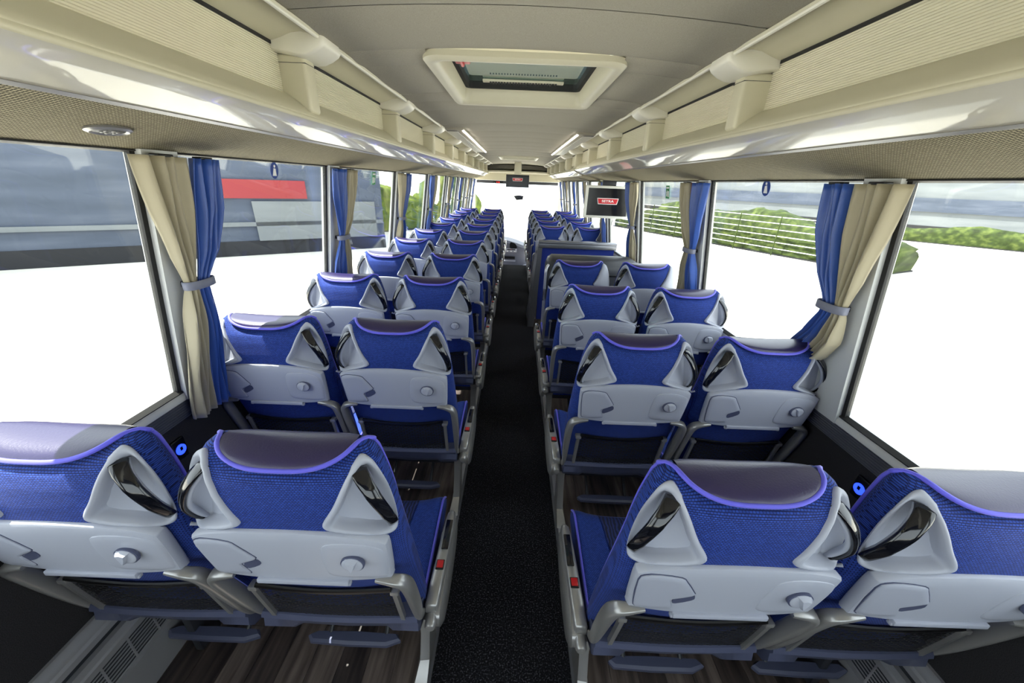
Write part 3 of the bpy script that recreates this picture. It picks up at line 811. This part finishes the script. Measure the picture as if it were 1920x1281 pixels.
def armrest_mesh(sg):
    loops = []
    for y, zt, h, x0, x1 in ((0.055, 0.512, 0.022, 0.236, 0.268), (0.062, 0.523, 0.04, 0.234, 0.273), (0.12, 0.533, 0.05, 0.236, 0.276), (0.20, 0.540, 0.05, 0.240, 0.279), (0.30, 0.545, 0.045, 0.244, 0.282), (0.36, 0.545, 0.04, 0.247, 0.281), (0.395, 0.538, 0.03, 0.250, 0.277), (0.41, 0.528, 0.014, 0.254, 0.272)):
        r = 0.006
        loops.append([(sg * x0, y, zt - h), (sg * x1, y, zt - h), (sg * x1, y, zt - r), (sg * (x1 - r), y, zt), (sg * (x0 + r), y, zt), (sg * x0, y, zt - r)])
    return MB().loft(loops).mesh('armrest', 'silver_paint', ang=50)
def sidecover_mesh(sg):
    P = [(0.04, 0.455), (0.07, 0.405), (0.14, 0.385), (0.26, 0.395), (0.36, 0.43), (0.40, 0.49), (0.36, 0.52), (0.2, 0.515), (0.08, 0.50), (0.045, 0.485)]
    Q = smooth_poly(P, 3)
    return MB().loft([[(sg * 0.262, y, z) for y, z in Q], [(sg * 0.279, y, z) for y, z in Q], [(sg * 0.286, 0.21 + (y - 0.21) * 0.92, 0.45 + (z - 0.45) * 0.86) for y, z in Q]]).mesh('side_cover', 'silver_paint', ang=40)
def hinge_mesh(sg): return MB().lathe([(0.003, -0.002), (0.013, 0.0), (0.017, 0.005), (0.018, 0.02), (0.018, 0.065)], 20, 'y', (sg * 0.255, 0.018, 0.476)).rbox((sg * 0.255, 0.055, 0.455), (0.014, 0.03, 0.04), 0.004).mesh('armrest_hinge', 'silver_paint')
def button_mesh(sg): return MB().rbox((sg * 0.259, 0.178, 0.5400), (0.021, 0.026, 0.008), 0.002, rot=None).mesh('release_button', 'red_plastic')
def buttonrim_mesh(sg): return MB().rbox((sg * 0.259, 0.178, 0.5385), (0.027, 0.034, 0.006), 0.002).mesh('button_rim', 'black_plastic')
def gloss_mesh(sg): return MB().rbox((sg * 0.264, 0.29, 0.545), (0.024, 0.12, 0.008), 0.003).mesh('gloss_insert', 'carbon_gloss')
def hook_mesh(sg): return MB().tube([(sg * 0.222, -0.045, 0.985), (sg * 0.232, -0.058, 0.976), (sg * 0.242, -0.064, 0.984)], 0.004, 8).mesh('bag_hook', 'pale_grey_plastic')
SM = dict(pl=side_plate_mesh(1), back=backrest_mesh(), head=headrest_mesh(), pip=piping_mesh(), hl=handle_mesh(-1), hr=handle_mesh(1), gl=grip_mesh(-1), gr=grip_mesh(1), ll=grip_mesh(-1, True), lr=grip_mesh(1, True),
          tray=tray_mesh(), flap=flap_mesh(), gap=flapgap_mesh(), notch=notch_mesh(), pad=pad_mesh(), ring=knob_ring_mesh(), knob=knob_mesh(), strip=strip_mesh(),
          al=arm_mesh(-1), ar=arm_mesh(1), net=net_mesh(), band=netband_mesh(), bl=bracket_mesh(-1), br=bracket_mesh(1), cover=cover_mesh(),
          cush=cushion_mesh(), ins=insert_mesh(), cp=cpipe_mesh(-1), cp2=cpipe_mesh(1), pan=base_mesh(), beam=beam_mesh(0.16), beam2=beam_mesh(0.40))
for sg in (-1, 1):
    for k, fn in dict(hook=hook_mesh, foot=foot_mesh, fa=footarm_mesh, fb=lambda g: footarm_mesh(g, 0.1), leg=leg_mesh, wm=wallmount_mesh, arm=armrest_mesh, sc=sidecover_mesh, hin=hinge_mesh, btn=button_mesh, rim=buttonrim_mesh, glo=gloss_mesh).items():
        SM[k + str(sg)] = fn(sg)
def seat(x, y, aisle, label, group, blank=False):
    sd = -1 if x < 0 else 1            # side of the coach
    t = tag(empty('coach_seat', (x, y, 0)), label, 'seat', group)
    def L(nm, k, par=t): return link(nm, SM[k], par)
    L('backrest', 'back'); L('headrest', 'head'); L('piping', 'pip')
    for s_, h_, g_ in ((-1, 'hl', 'gl'), (1, 'hr', 'gr')):
        if blank and s_ > 0:
            L('side_plate', 'pl'); continue
        h = L('side_handle', h_); L('grip', g_, h); L('grip_lining', 'll' if s_ < 0 else 'lr', h)
    tr = L('tray_panel', 'tray')
    for nm, k in (('latch_flap', 'flap'), ('flap_gap', 'gap'), ('latch_notch', 'notch'), ('knob_pad', 'pad'), ('knob_ring', 'ring'), ('knob', 'knob'), ('hinge_strip', 'strip')): L(nm, k, tr)
    L('support_arm', 'al'); L('support_arm', 'ar'); nn = L('luggage_net', 'net'); L('net_band', 'band', nn); L('net_bracket', 'bl'); L('net_bracket', 'br')
    L('lower_cover', 'cover'); c = L('seat_cushion', 'cush'); L('cushion_insert', 'ins', c); L('cushion_piping', 'cp', c); L('cushion_piping', 'cp2', c)
    L('seat_pan', 'pan'); L('cross_beam', 'beam'); L('cross_beam', 'beam2')
    if aisle: L('bag_hook', 'hook%d' % sd)
    f = L('footrest', 'foot%d' % sd); L('footrest_arm', 'fa%d' % sd, f); L('footrest_arm', 'fb%d' % sd, f)
    ai = -sd
    if aisle:
        L('leg', 'leg%d' % ai)
        a = L('armrest', 'arm%d' % ai); L('release_button', 'btn%d' % ai, a); L('button_rim', 'rim%d' % ai, a); L('gloss_insert', 'glo%d' % ai, a); L('side_cover', 'sc%d' % ai, a); L('armrest_hinge', 'hin%d' % ai, a)
    else:
        L('leg', 'wm%d' % sd)
    return t
ORD = ['first', 'second', 'third', 'fourth', 'fifth', 'sixth', 'seventh', 'eighth', 'ninth', 'tenth', 'eleventh']
AXS, WXS = 0.48, 0.978
YL = [0.665 + 0.738 * i for i in range(11)]
for i, y in enumerate(YL):
    nth = ORD[10 - i]
    for aisle in (True, False):
        seat(-AXS if aisle else -WXS, y, aisle, 'blue %s seat on the unbroken seat side, %s row back from the windscreen' % ('aisle' if aisle else 'window', nth), 'seats of the unbroken side')
YR = [0.62 + 0.728 * i for i in range(4)]
for i, y in enumerate(YR):
    for aisle in (True, False):
        seat(AXS if aisle else WXS, y, aisle, 'blue %s seat, %s row behind the black stairwell hood' % ('aisle' if aisle else 'window', ORD[3 - i]), 'seats behind the stairwell', i == 3)
YR2 = [5.2 + 0.737 * i for i in range(5)]
for i, y in enumerate(YR2):
    for aisle in (True, False):
        seat(AXS if aisle else WXS, y, aisle, 'blue %s seat, %s row ahead of the blue stairwell partition' % ('aisle' if aisle else 'window', ORD[i]), 'seats ahead of the stairwell')

# ------------------------------------------------------------------ stairwell between the seat blocks
t = tag(empty('stairwell_hood', (0.735, 3.54, FL)), 'low black rounded stairwell hood in front of the seats', 'partition')
P = [(-0.16, 0.0), (-0.16, 0.88), (-0.145, 0.945), (-0.11, 0.985), (-0.05, 1.002), (0.08, 0.998), (0.15, 0.97), (0.17, 0.93), (0.17, 0.0)]
loops = []
for x, k in ((-0.44, 0.86), (-0.425, 0.95), (-0.39, 1.0), (0.34, 1.0), (0.40, 0.93), (0.455, 0.80)):
    loops.append([(x, y * (0.9 + 0.1 * k), z * (1.0 if z < 0.5 else k ** 0.5)) for y, z in P])
obj('hood_shell', MB().loft(loops), 'dark_grey_plastic', t, ang=50)
obj('top_groove', MB().rbox((0.0, -0.03, 1.001), (0.6, 0.012, 0.006), 0.002), 'black_plastic', t)
obj('front_ledge', MB().rbox((0.02, -0.165, 0.86), (0.72, 0.02, 0.012), 0.003), 'black_plastic', t)
obj('grab_pole', MB().tube(smooth_poly([(-0.455, -0.17, 0.30), (-0.455, -0.17, 0.80), (-0.45, -0.16, 0.90), (-0.43, -0.13, 0.93)], 5, False), 0.013, 10), 'brushed_aluminium', t)
t = tag(empty('stairwell_partition', (0.72, 4.55, 0)), 'tall blue felt partition panel with grey metal frame at the stairwell', 'partition')
obj('felt_panel', MB().box(-0.42, 0.46, -0.012, 0.012, 0.1, 1.02), 'royal_blue_felt', t)
obj('top_cap', MB().rbox((0.015, 0.0, 1.075), (0.93, 0.11, 0.03), 0.008).rbox((0.015, -0.035, 1.04), (0.93, 0.03, 0.06), 0.006), 'silver_bezel' if False else 'ribbed_grey_sill', t)
loops = []
for z, x0, x1, y0 in ((0.0, -0.53, -0.45, -0.035), (0.1, -0.525, -0.44, -0.035), (0.5, -0.49, -0.42, -0.035), (0.85, -0.462, -0.405, -0.035), (1.04, -0.45, -0.40, -0.035)):
    loops.append([(x0, y0, z), (x1, y0, z), (x1, 0.45 if z < 0.9 else 0.10, z), (x0, 0.45 if z < 0.9 else 0.10, z)])
obj('side_post', MB().loft(loops), 'ribbed_grey_sill', t, ang=30)
obj('cup_ring', MB().lathe([(0.02, 0), (0.02, -0.004), (0.014, -0.004), (0.014, 0)], 20, 'x', (-0.462, 0.02, 0.95)), 'dark_grey_plastic', t)
# sunken steps
st = struct(empty('floor', (0.75, 4.13, -0.3)), 'dark stairwell steps')
for k in range(2): obj('step', MB().box(-0.48 + 0.42 * k, -0.06 + 0.42 * k, -0.41, 0.41, -0.2 - 0.25 * k, 0.0 - 0.25 * k), 'charcoal_carpet', st)
struct(obj('wall_right', MB().box(1.215, 1.228, 3.72, 4.55, -1.0, 0.87), 'anthracite_felt'), 'inner panel of the mid door')

# ------------------------------------------------------------------ curtains
def curtain(sd, P, part, colour, label, fold_seed, wide=1.0):
    rnd = random.Random(fold_seed)
    # (z, start, end) along the coach, relative to the pillar
    near = part == 'near'
    if near: K = [(1.752, -0.075, 0.105), (1.60, -0.05, 0.10), (1.46, -0.01, 0.082), (1.385, 0.018, 0.070), (1.36, 0.024, 0.066), (1.33, 0.018, 0.070), (1.22, -0.02, 0.085), (1.05, -0.045, 0.09), (0.86, -0.05, 0.085)]
    else: K = [(1.752, 0.11, 0.245), (1.60, 0.103, 0.235), (1.46, 0.085, 0.19), (1.385, 0.072, 0.135), (1.36, 0.068, 0.122), (1.33, 0.072, 0.128), (1.22, 0.085, 0.17), (1.05, 0.09, 0.215), (0.86, 0.09, 0.23)]
    if P < 1.3 and sd > 0:
        K = K[:6] + ([(1.24, 0.022, 0.10), (1.16, 0.065, 0.15), (1.07, 0.20, 0.27), (0.86, 0.24, 0.31)] if near else [(1.24, 0.102, 0.185), (1.16, 0.155, 0.26), (1.07, 0.275, 0.36), (0.86, 0.315, 0.41)])
    elif P < 1.3:
        K = K[:6] + ([(1.22, 0.0, 0.075), (1.05, -0.02, 0.065), (0.86, -0.03, 0.055)] if near else [(1.22, 0.078, 0.135), (1.05, 0.068, 0.14), (0.86, 0.06, 0.15)])
    tabf = lerp_table(sorted([(z, a * wide, b_ * wide * (0.93 if not near else 1.0)) for z, a, b_ in K]))
    t = tag(empty('curtain', (sd * 1.1, P + 0.1, 0.86)), label, 'curtain', 'window curtains tied at the pillars')
    nf = 4; ph = rnd.uniform(0, 6)
    def fn(u, v):
        z = 1.752 - (1.752 - 0.86) * v
        a, b_ = tabf(z); y = a + (b_ - a) * u
        amp = 0.013 + 0.006 * math.sin(5 * u + ph)
        if abs(z - 1.36) < 0.1: amp *= 0.45 + 0.55 * abs(z - 1.36) / 0.1
        d = amp * math.sin(2 * PI * nf * u + ph + 1.1 * math.sin(3 * v + ph)) + 0.005 * math.sin(9 * u + 14 * v + ph)
        x = wx(z) - 0.062 + d
        return (sd * x - sd * 1.1, y - 0.1, z - 0.86)
    mb = MB().grid(fn, 48, 40)
    c = obj('cloth', mb, colour, t, ang=80)
    md = c.modifiers.new('thickness', 'SOLIDIFY'); md.thickness = 0.003; md.offset = 0
    # hanger clip
    obj('hook', MB().rbox((sd * (wx(1.752) - 0.055 - 1.1), (tabf(1.752)[0] + tabf(1.752)[1]) / 2 - 0.1, 0.894), (0.03, 0.05, 0.008), 0.002), 'black_plastic', t)
    return t
def tieback(sd, P, label, wide=1.0):
    z = 1.36; x = wx(z) - 0.062
    L = []
    for q in range(24):
        a = 2 * PI * q / 24
        L.append((x * sd + 0.026 * math.cos(a), P + wide * (0.072 + 0.058 * math.copysign(abs(math.sin(a)) ** 0.7, math.sin(a))), z))
    cx_ = sd * x; cy_ = P + 0.072 * wide
    mb = MB()
    lo = [[(cx_ + (p[0] - cx_) * s_ - cx_, cy_ + (p[1] - cy_) * s_ - cy_, dz) for p in L] for s_, dz in ((1.0, -0.014), (1.06, -0.012), (1.06, 0.012), (1.0, 0.014))]
    mb.loft(lo, cap=False)
    t = tag(empty('curtain_tieback', (cx_, cy_, z)), label, 'tieback', 'tiebacks round the curtains')
    obj('band', mb, 'grey_tieback', t, ang=60)
    obj('anchor', MB().rbox((sd * 0.032, -0.02 * wide, 0), (0.024, 0.02, 0.02), 0.003), 'black_plastic', t)
cols = {-1: ['beige_satin', 'blue_satin'], 1: ['beige_satin', 'blue_satin']}
for sd in (-1, 1):
    c = 0
    for k, P in enumerate(PIL[1:]):
        side = 'unbroken seat side' if sd < 0 else 'stairwell side'
        colA = cols[sd][k % 2]; colB = cols[sd][(k + 1) % 2]
        wd = (1.0, 1.15, 1.3, 1.3, 1.2, 1.1, 1.0, 1.0)[k]
        pn = ORD[len(PIL) - 2 - k]
        for part, col in (('near', colA), ('far', colB)):
            if k == 7 and part == 'far': continue
            curtain(sd, P, part, col, '%s satin curtain at the %s pillar back from the windscreen, %s' % (col.split('_')[0], pn, side), k * 7 + sd + (0 if part == 'near' else 3), wd)
        tieback(sd, P, 'grey tieback band at the %s pillar back from the windscreen, %s' % (pn, side), wd)

# ------------------------------------------------------------------ monitors
def text_mesh(body, size, m, name, depth=0.0008):
    cu = bpy.data.curves.new('t', 'FONT'); cu.body = body; cu.size = size; cu.align_x = 'CENTER'; cu.align_y = 'CENTER'; cu.extrude = depth; cu.offset = size * 0.02
    cu.resolution_u = 3
    o = bpy.data.objects.new('t', cu); C.objects.link(o)
    dg = bpy.context.evaluated_depsgraph_get()
    me = bpy.data.meshes.new_from_object(o.evaluated_get(dg)); me.name = name
    bpy.data.objects.remove(o); bpy.data.curves.remove(cu)
    for v_ in me.vertices:
        x, y, z = v_.co; v_.co = (x, -z, y)
    me.materials.clear(); me.materials.append(MATS[m])
    return me
def monitor(name, loc, rotz, w_, h_, label, hang=None, dark=False):
    t = tag(empty(name, loc), label, 'monitor'); t.rotation_euler = (math.radians(0), 0, rotz)
    bzw = w_ * 0.055
    obj('housing', MB().rbox((0, 0.02, 0), (w_, 0.04, h_), 0.008), 'dark_grey_plastic' if dark else 'silver_bezel', t)
    if not dark:
        o_ = [(-w_ / 2, -h_ / 2), (w_ / 2, -h_ / 2), (w_ / 2, h_ / 2), (-w_ / 2, h_ / 2)]
        i_ = [(x * (1 - 2 * bzw / w_), z * (1 - 2 * bzw / h_)) for x, z in o_]
        obj('bezel', MB().loft([[(x, 0.004, z) for x, z in o_], [(x * 0.985, -0.012, z * 0.98) for x, z in o_], [(x, -0.006, z) for x, z in i_], [(x, 0.002, z) for x, z in i_]], cap=False), 'silver_bezel', t, smooth=False)
    sx, sz = w_ - 2 * bzw, h_ - 2 * bzw
    s_ = obj('screen', MB().box(-sx / 2, sx / 2, -0.004, 0.0, -sz / 2, sz / 2), 'black_screen', t, smooth=False)
    bw = sx * 0.50 if not dark else sx * 0.48; bh = bw * 0.235; zc = 0.03 * h_ if not dark else 0.12 * h_
    def trap(k, y): return [(-bw / 2 - k, bh / 2 + k), (bw / 2 + k, bh / 2 + k), (bw / 2 * 0.88 + k, -bh / 2 - k), (-bw / 2 * 0.88 - k, -bh / 2 - k)]
    for nm, k, y, m in (('badge_outline', bh * 0.12, -0.0050, 'white_print'), ('badge', 0.0, -0.0062, 'red_print')):
        P = trap(k, y)
        obj(nm, MB().loft([[(x, -0.0035, z + zc) for x, z in P], [(x, y, z + zc) for x, z in P]]), m, s_, smooth=False)
    link('badge_lettering', text_mesh('SETRA', bh * 0.66, 'white_print', 'badge_lettering'), s_, (0, -0.0068, zc)).scale = (1.35, 1, 1)
    if hang:
        obj('hanger', MB().rbox((0, 0.02, h_ / 2 + hang / 2), (w_ * 0.3, 0.03, hang), 0.004), 'cream_plastic' if dark else 'dark_grey_plastic', t)
    return t
monitor('hanging_monitor', (0.955, 4.22, 1.555), math.radians(-4), 0.475, 0.325, 'black monitor in silver frame hanging below the luggage rack', 0.05)
monitor('front_monitor', (0.0, 9.3, 1.737), 0.0, 0.53, 0.265, 'dark monitor hanging in the middle ahead of the windscreen', 0.26, dark=True)

# ------------------------------------------------------------------ front end
# dark cross beam, display fascia and roof end
t = struct(empty('trim_60', (0, 10.4, 2.0)), 'dark curved beam across the roof front')
loops = []
for i in range(13):
    x = -0.78 + 1.56 * i / 12; k = 0.025 * (1 - (x / 0.78) ** 2)
    loops.append([(x, -0.02, 0.0 + k), (x, -0.02, 0.085 + k), (x, 0.05, 0.09 + k), (x, 0.05, 0.0 + k)])
obj('beam_cover', MB().loft(loops), 'taupe_plastic', t)
struct(obj('ceiling', MB().box(-1.1, 1.1, 10.4, YF, 1.93, 1.97), 'cream_plastic'), 'cream roof end over the driver area')
f = struct(obj('trim_61', MB().rbox((0, 10.9, 1.70), (2.2, 0.10, 0.075), 0.02), 'dark_grey_plastic'), 'dark fascia above the windscreen')
struct(obj('wall_front', MB().box(-1.26, 1.26, YF, YF + 0.05, 1.74, 2.25).box(-1.26, 1.26, YF, YF + 0.05, -0.6, -0.35).box(-1.26, -1.17, YF, YF + 0.05, -0.35, 1.74).box(1.17, 1.26, YF, YF + 0.05, -0.35, 1.74), 'cream_plastic', smooth=False))
w = struct(empty('window_40', (0, YF + 0.02, -0.35)), 'large front windscreen')
obj('pane', MB().box(-1.17, 1.17, -0.004, 0.004, 0, 2.09), 'clear_coach_glass', w, smooth=False)
ck = tag(empty('clock_display', (-0.52, 10.845, 1.692)), 'dark display with red digits on the fascia above windscreen', 'clock')
obj('display', MB().rbox((0, 0, 0), (0.26, 0.012, 0.05), 0.004), 'black_screen', ck)
link('digits', text_mesh('1  0', 0.05, 'red_led_digits', 'digits'), ck, (0, -0.0075, 0))
t = tag(empty('rear_view_mirror', (0.04, 10.8, 1.33)), 'small dark interior mirror hanging before the windscreen', 'mirror')
obj('mirror_shell', MB().loft([[(-0.13, 0, 0.04), (0.02, 0, 0.06), (0.14, 0, 0.045), (0.12, 0, -0.05), (-0.05, 0, -0.065)], [(-0.12, 0.05, 0.035), (0.02, 0.06, 0.05), (0.12, 0.05, 0.04), (0.10, 0.05, -0.04), (-0.05, 0.05, -0.055)]]), 'dark_grey_plastic', t)
obj('mirror_glass', MB().box(-0.04, 0.10, -0.006, 0.0, -0.035, 0.03), 'carbon_gloss', t)
obj('stalk', MB().tube([(0.0, 0.03, 0.04), (-0.01, 0.06, 0.34)], 0.006), 'dark_grey_plastic', t)
# dashboard
t = tag(empty('dashboard', (0, 10.3, -0.55)), 'grey dashboard console with light control panel below windscreen', 'dashboard')
def dz(x): return 0.82 - 0.18 * max(0.0, min(1.0, (x + 0.3) / 0.65)) ** 1.4
loops = []
for i in range(19):
    x = -1.1 + 1.75 * i / 18; h_ = dz(x); k = 0.0 if x < 0.1 else 0.35 * ((x - 0.1) / 0.55) ** 2
    loops.append([(x, -0.10 + k, 0.02), (x, -0.10 + k, 0.25), (x, -0.02 + k, 0.45), (x, -0.06 + k, h_ - 0.06), (x, 0.0 + k, h_), (x, 0.55, h_ + 0.02), (x, 0.55, 0.02)])
obj('console', MB().loft(loops), 'dash_grey', t, ang=35)
obj('instrument_hood', MB().loft([[(x, -0.075 - 0.02 * (j), z) for x, z in smooth_poly([(-0.13, 0.62), (-0.13, 0.77), (-0.05, 0.77), (0.02, 0.73), (0.05, 0.62)], 3)] for j in (0, 1)]), 'black_plastic', t)
obj('control_panel', MB().rbox((-0.10, -0.085, 0.565), (0.30, 0.03, 0.10), 0.01), 'dash_light_grey', t)
obj('radio_face', MB().rbox((-0.10, -0.102, 0.585), (0.22, 0.01, 0.03), 0.003), 'dark_grey_plastic', t)
for k in range(5): obj('switch', MB().rbox((-0.2 + k * 0.05, -0.102, 0.54), (0.035, 0.01, 0.018), 0.002), 'dash_grey' if k % 2 else 'white_print', t)
obj('warning_switch', MB().rbox((-0.10, -0.109, 0.585), (0.02, 0.006, 0.012), 0.001), 'red_plastic', t)
obj('glove_slot', MB().rbox((-0.2, -0.10, 0.37), (0.42, 0.03, 0.07), 0.01), 'black_plastic', t)
obj('lower_tray', MB().rbox((-0.2, -0.12, 0.29), (0.45, 0.08, 0.03), 0.01), 'dash_light_grey', t)
sw = tag(empty('steering_wheel', (-0.62, 10.0, 0.42)), 'dark steering wheel in front of the dashboard', 'steering wheel'); sw.rotation_euler = (math.radians(-55), 0, 0)
obj('rim', MB().tube([(0.22 * math.cos(a * PI / 16), 0, 0.22 * math.sin(a * PI / 16)) for a in range(32)], 0.015, 8, closed=True, up=(0, 1, 0)), 'black_plastic', sw)
obj('hub', MB().lathe([(0.002, -0.03), (0.06, -0.025), (0.07, 0.0), (0.04, 0.14)], 20, 'y'), 'dark_grey_plastic', sw)
for a in (0, 120, 240):
    obj('spoke', MB().tube([(0, 0, 0), (0.215 * math.cos(math.radians(a + 90)), 0, 0.215 * math.sin(math.radians(a + 90)))], 0.012, 8), 'dark_grey_plastic', sw)
t = tag(obj('entry_step_panel', MB().loft([[(x, y, z) for x, z in smooth_poly([(0.02, -0.55), (0.14, -0.40), (0.30, -0.30), (0.60, -0.30), (0.60, -0.55)], 3, False)] for y in (9.85, 10.0)]), 'dash_light_grey'), 'pale rounded step panel beside the dashboard', 'panel')

# ------------------------------------------------------------------ wall buttons, stickers, hammers
for sd, y, z in ((-1, 1.09, 0.768), (1, 1.0, 0.782)):
    t = tag(empty('usb_socket', (sd * 1.227, y, z)), 'black wall socket glowing blue beside the ' + ('unbroken row seats' if sd < 0 else 'stairwell row seats'), 'socket')
    obj('plate', MB().rbox((-sd * 0.004, 0, 0), (0.012, 0.055, 0.085), 0.005, 3), 'black_plastic', t)
    obj('glow_ring', MB().lathe([(0.020, 0), (0.020, -sd * 0.003), (0.002, -sd * 0.004)], 24, 'x', (-sd * 0.010, 0, 0)), 'blue_led_ring', t)
    obj('port', MB().rbox((-sd * 0.0135, 0, 0.004), (0.004, 0.010, 0.014), 0.001), 'black_plastic', t)
def sticker(sd, y, z, label, kind):
    x = wx(z) - 0.001
    t = tag(empty('window_sticker', (sd * x, y, z)), label, 'sticker')
    t.rotation_euler = (0, -sd * math.atan(TILT), 0)
    if kind == 'oval':
        obj('disc', MB().lathe([(0.03, 0), (0.03, -sd * 0.001)], 28, 'x', sc=(1.0, 1.15)), 'blue_print', t)
        obj('figure_head', MB().lathe([(0.006, -sd * 0.001), (0.006, -sd * 0.002)], 16, 'x', (0, 0, 0.018)), 'white_print', t)
        obj('figure_body', MB().prism([(-0.006, 0.010), (0.008, 0.008), (0.010, -0.006), (0.014, -0.022), (-0.014, -0.022), (-0.010, -0.004)], -sd * 0.001, -sd * 0.002, 'x'), 'white_print', t)
    else:
        obj('sign', MB().box(*sorted((0, -sd * 0.001)), -0.035, 0.035, -0.045, 0.045), 'green_print', t, smooth=False)
        for a, b_, c, d in ((-0.028, 0.028, 0.024, 0.036), (-0.028, -0.006, -0.035, 0.008), (0.004, 0.010, -0.03, 0.012), (0.010, 0.026, -0.004, 0.002), (0.016, 0.022, -0.03, -0.006)):
            obj('pictogram_bar', MB().box(*sorted((-sd * 0.001, -sd * 0.002)), a, b_, c, d), 'white_print', t, smooth=False)
sticker(-1, 1.83, 1.728, 'blue oval belt sticker on the window beside unbroken rows', 'oval')
sticker(1, 1.82, 1.735, 'blue oval belt sticker on the window of the stairwell side', 'oval')
sticker(1, 3.0, 1.69, 'green emergency exit sticker on the stairwell side window', 'exit')
sticker(-1, 3.1, 1.705, 'green emergency exit sticker on window beside unbroken rows', 'exit')
for sd, y in ((-1, 2.52), (1, 2.53)):
    t = tag(empty('emergency_hammer', (sd * (wx(1.68) - 0.03), y, 1.675)), 'red emergency hammer on the pillar behind curtains of the ' + ('unbroken seat side' if sd < 0 else 'stairwell side'), 'hammer')
    obj('holder', MB().rbox((0, 0, 0.03), (0.02, 0.035, 0.10), 0.004), 'red_plastic', t)
    for k in range(6): obj('ridge', MB().rbox((-sd * 0.004, 0, -0.03 + k * 0.02), (0.02, 0.042, 0.008), 0.002), 'red_plastic', t)

# ------------------------------------------------------------------ outdoors
GZ = -1.3
struct(obj('ground', MB().box(-150, 150, -60, 220, GZ - 0.2, GZ), 'pale_concrete', smooth=False), 'bright pale concrete yard')
def building(name, p0, p1, depth, h_, wall, label, bands=()):
    a = Vector((p0[0], p0[1], 0)); b_ = Vector((p1[0], p1[1], 0)); d = b_ - a; L = d.length
    t = tag(empty(name, (a.x, a.y, GZ)), label, 'building'); t.rotation_euler = (0, 0, math.atan2(d.y, d.x))
    obj('wall', MB().box(0, L, 0, depth, 0.55, h_), wall, t, smooth=False)
    obj('plinth', MB().box(0, L, -0.05, depth, 0.0, 0.55), 'dark_plinth', t, smooth=False)
    obj('roof', MB().box(-0.3, L + 0.3, -0.3, depth + 0.3, h_, h_ + 0.25), 'pale_cladding', t, smooth=False)
    for (u0, u1, z0, z1, m, nm) in bands: obj(nm, MB().box(u0, u1, -0.12, 0.02, z0, z1), m, t, smooth=False)
    return t
building('depot_building', (-24, 5.2), (-6.0, 17.6), 14, 6.5, 'blue_grey_cladding', 'long blue grey depot building across the yard with red sign',
         [(15.4, 18.9, 2.1, 2.75, 'dark_red_cladding', 'sign_board'), (0, 21.8, 1.1, 1.25, 'pale_cladding', 'sill_rail'), (2, 10.0, 3.4, 4.6, 'pale_cladding', 'window_band'), (17.0, 21.5, 0.55, 2.0, 'pale_cladding', 'roller_door'), (14.0, 15.2, 0.55, 3.6, 'white_print', 'downpipe_panel')])
building('warehouse', (17, 64), (66, 6), 20, 8.0, 'pale_cladding', 'pale far warehouse beyond the hedge with dark window band', [(0, 75, 1.8, 3.0, 'blue_grey_cladding', 'window_band'), (0, 75, 5.0, 7.0, 'blue_grey_cladding', 'eaves_band')])
def hedge(p0, p1, h_, w_, m, label, seed):
    a = Vector((p0[0], p0[1], 0)); b_ = Vector((p1[0], p1[1], 0)); d = b_ - a; L = d.length
    t = tag(empty('hedge', (a.x, a.y, GZ)), label, 'hedge'); t.rotation_euler = (0, 0, math.atan2(d.y, d.x))
    rnd = random.Random(seed); loops = []
    nL = max(12, int(L * 2.5)); nr = 18
    for i in range(nL + 1):
        u = L * i / nL; e = min(1, 6 * min(i, nL - i) / nL + 0.15); hh = h_ * (0.8 + 0.25 * math.sin(u * 0.7 + seed) * math.sin(u * 0.23 + 1) + 0.05 * rnd.random()) * e ** 0.3
        Q = []
        for q in range(nr):
            an = PI * q / (nr - 1)
            r = 1 + rnd.uniform(-0.06, 0.06)
            Q.append((u + rnd.uniform(-0.08, 0.08), w_ / 2 * math.copysign(abs(math.cos(an)) ** 0.5, math.cos(an)) * r, max(0.0, hh * math.sin(an) ** 0.5 * r)))
        loops.append(Q)
    obj('foliage', MB().loft(loops), m, t, ang=80)
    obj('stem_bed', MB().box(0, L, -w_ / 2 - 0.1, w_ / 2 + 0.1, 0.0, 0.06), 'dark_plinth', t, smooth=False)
    return t
hedge((16.5, 16.0), (9.0, 32.0), 2.2, 2.2, 'hedge_green', 'dark green hedge behind white rail fence seen through side window', 3)
hedge((44, 14), (26, 34), 1.2, 2.0, 'hedge_green', 'low far hedge strip before the pale warehouse', 5)
hedge((-9, 23.5), (-3.5, 30), 3.6, 2.6, 'sunny_green', 'sunlit yellow green hedge beyond the depot building', 9)
t = tag(empty('rail_fence', (15.0, 15.5, GZ)), 'white horizontal rail fence in front of the dark green hedge', 'fence')
dv = Vector((-7.2, 16.0, 0)); Lf = dv.length; t.rotation_euler = (0, 0, math.atan2(dv.y, dv.x))
for k in range(6): obj('rail', MB().box(0, Lf, -0.02, 0.02, 0.35 + k * 0.3, 0.385 + k * 0.3), 'light_grey_pillar', t, smooth=False)
for k in range(9): obj('fence_post', MB().box(-0.02, 0.02, 0.02, 0.06, 0.0, 1.9), 'hedge_green', t, (Lf * k / 8, 0, 0), smooth=False)
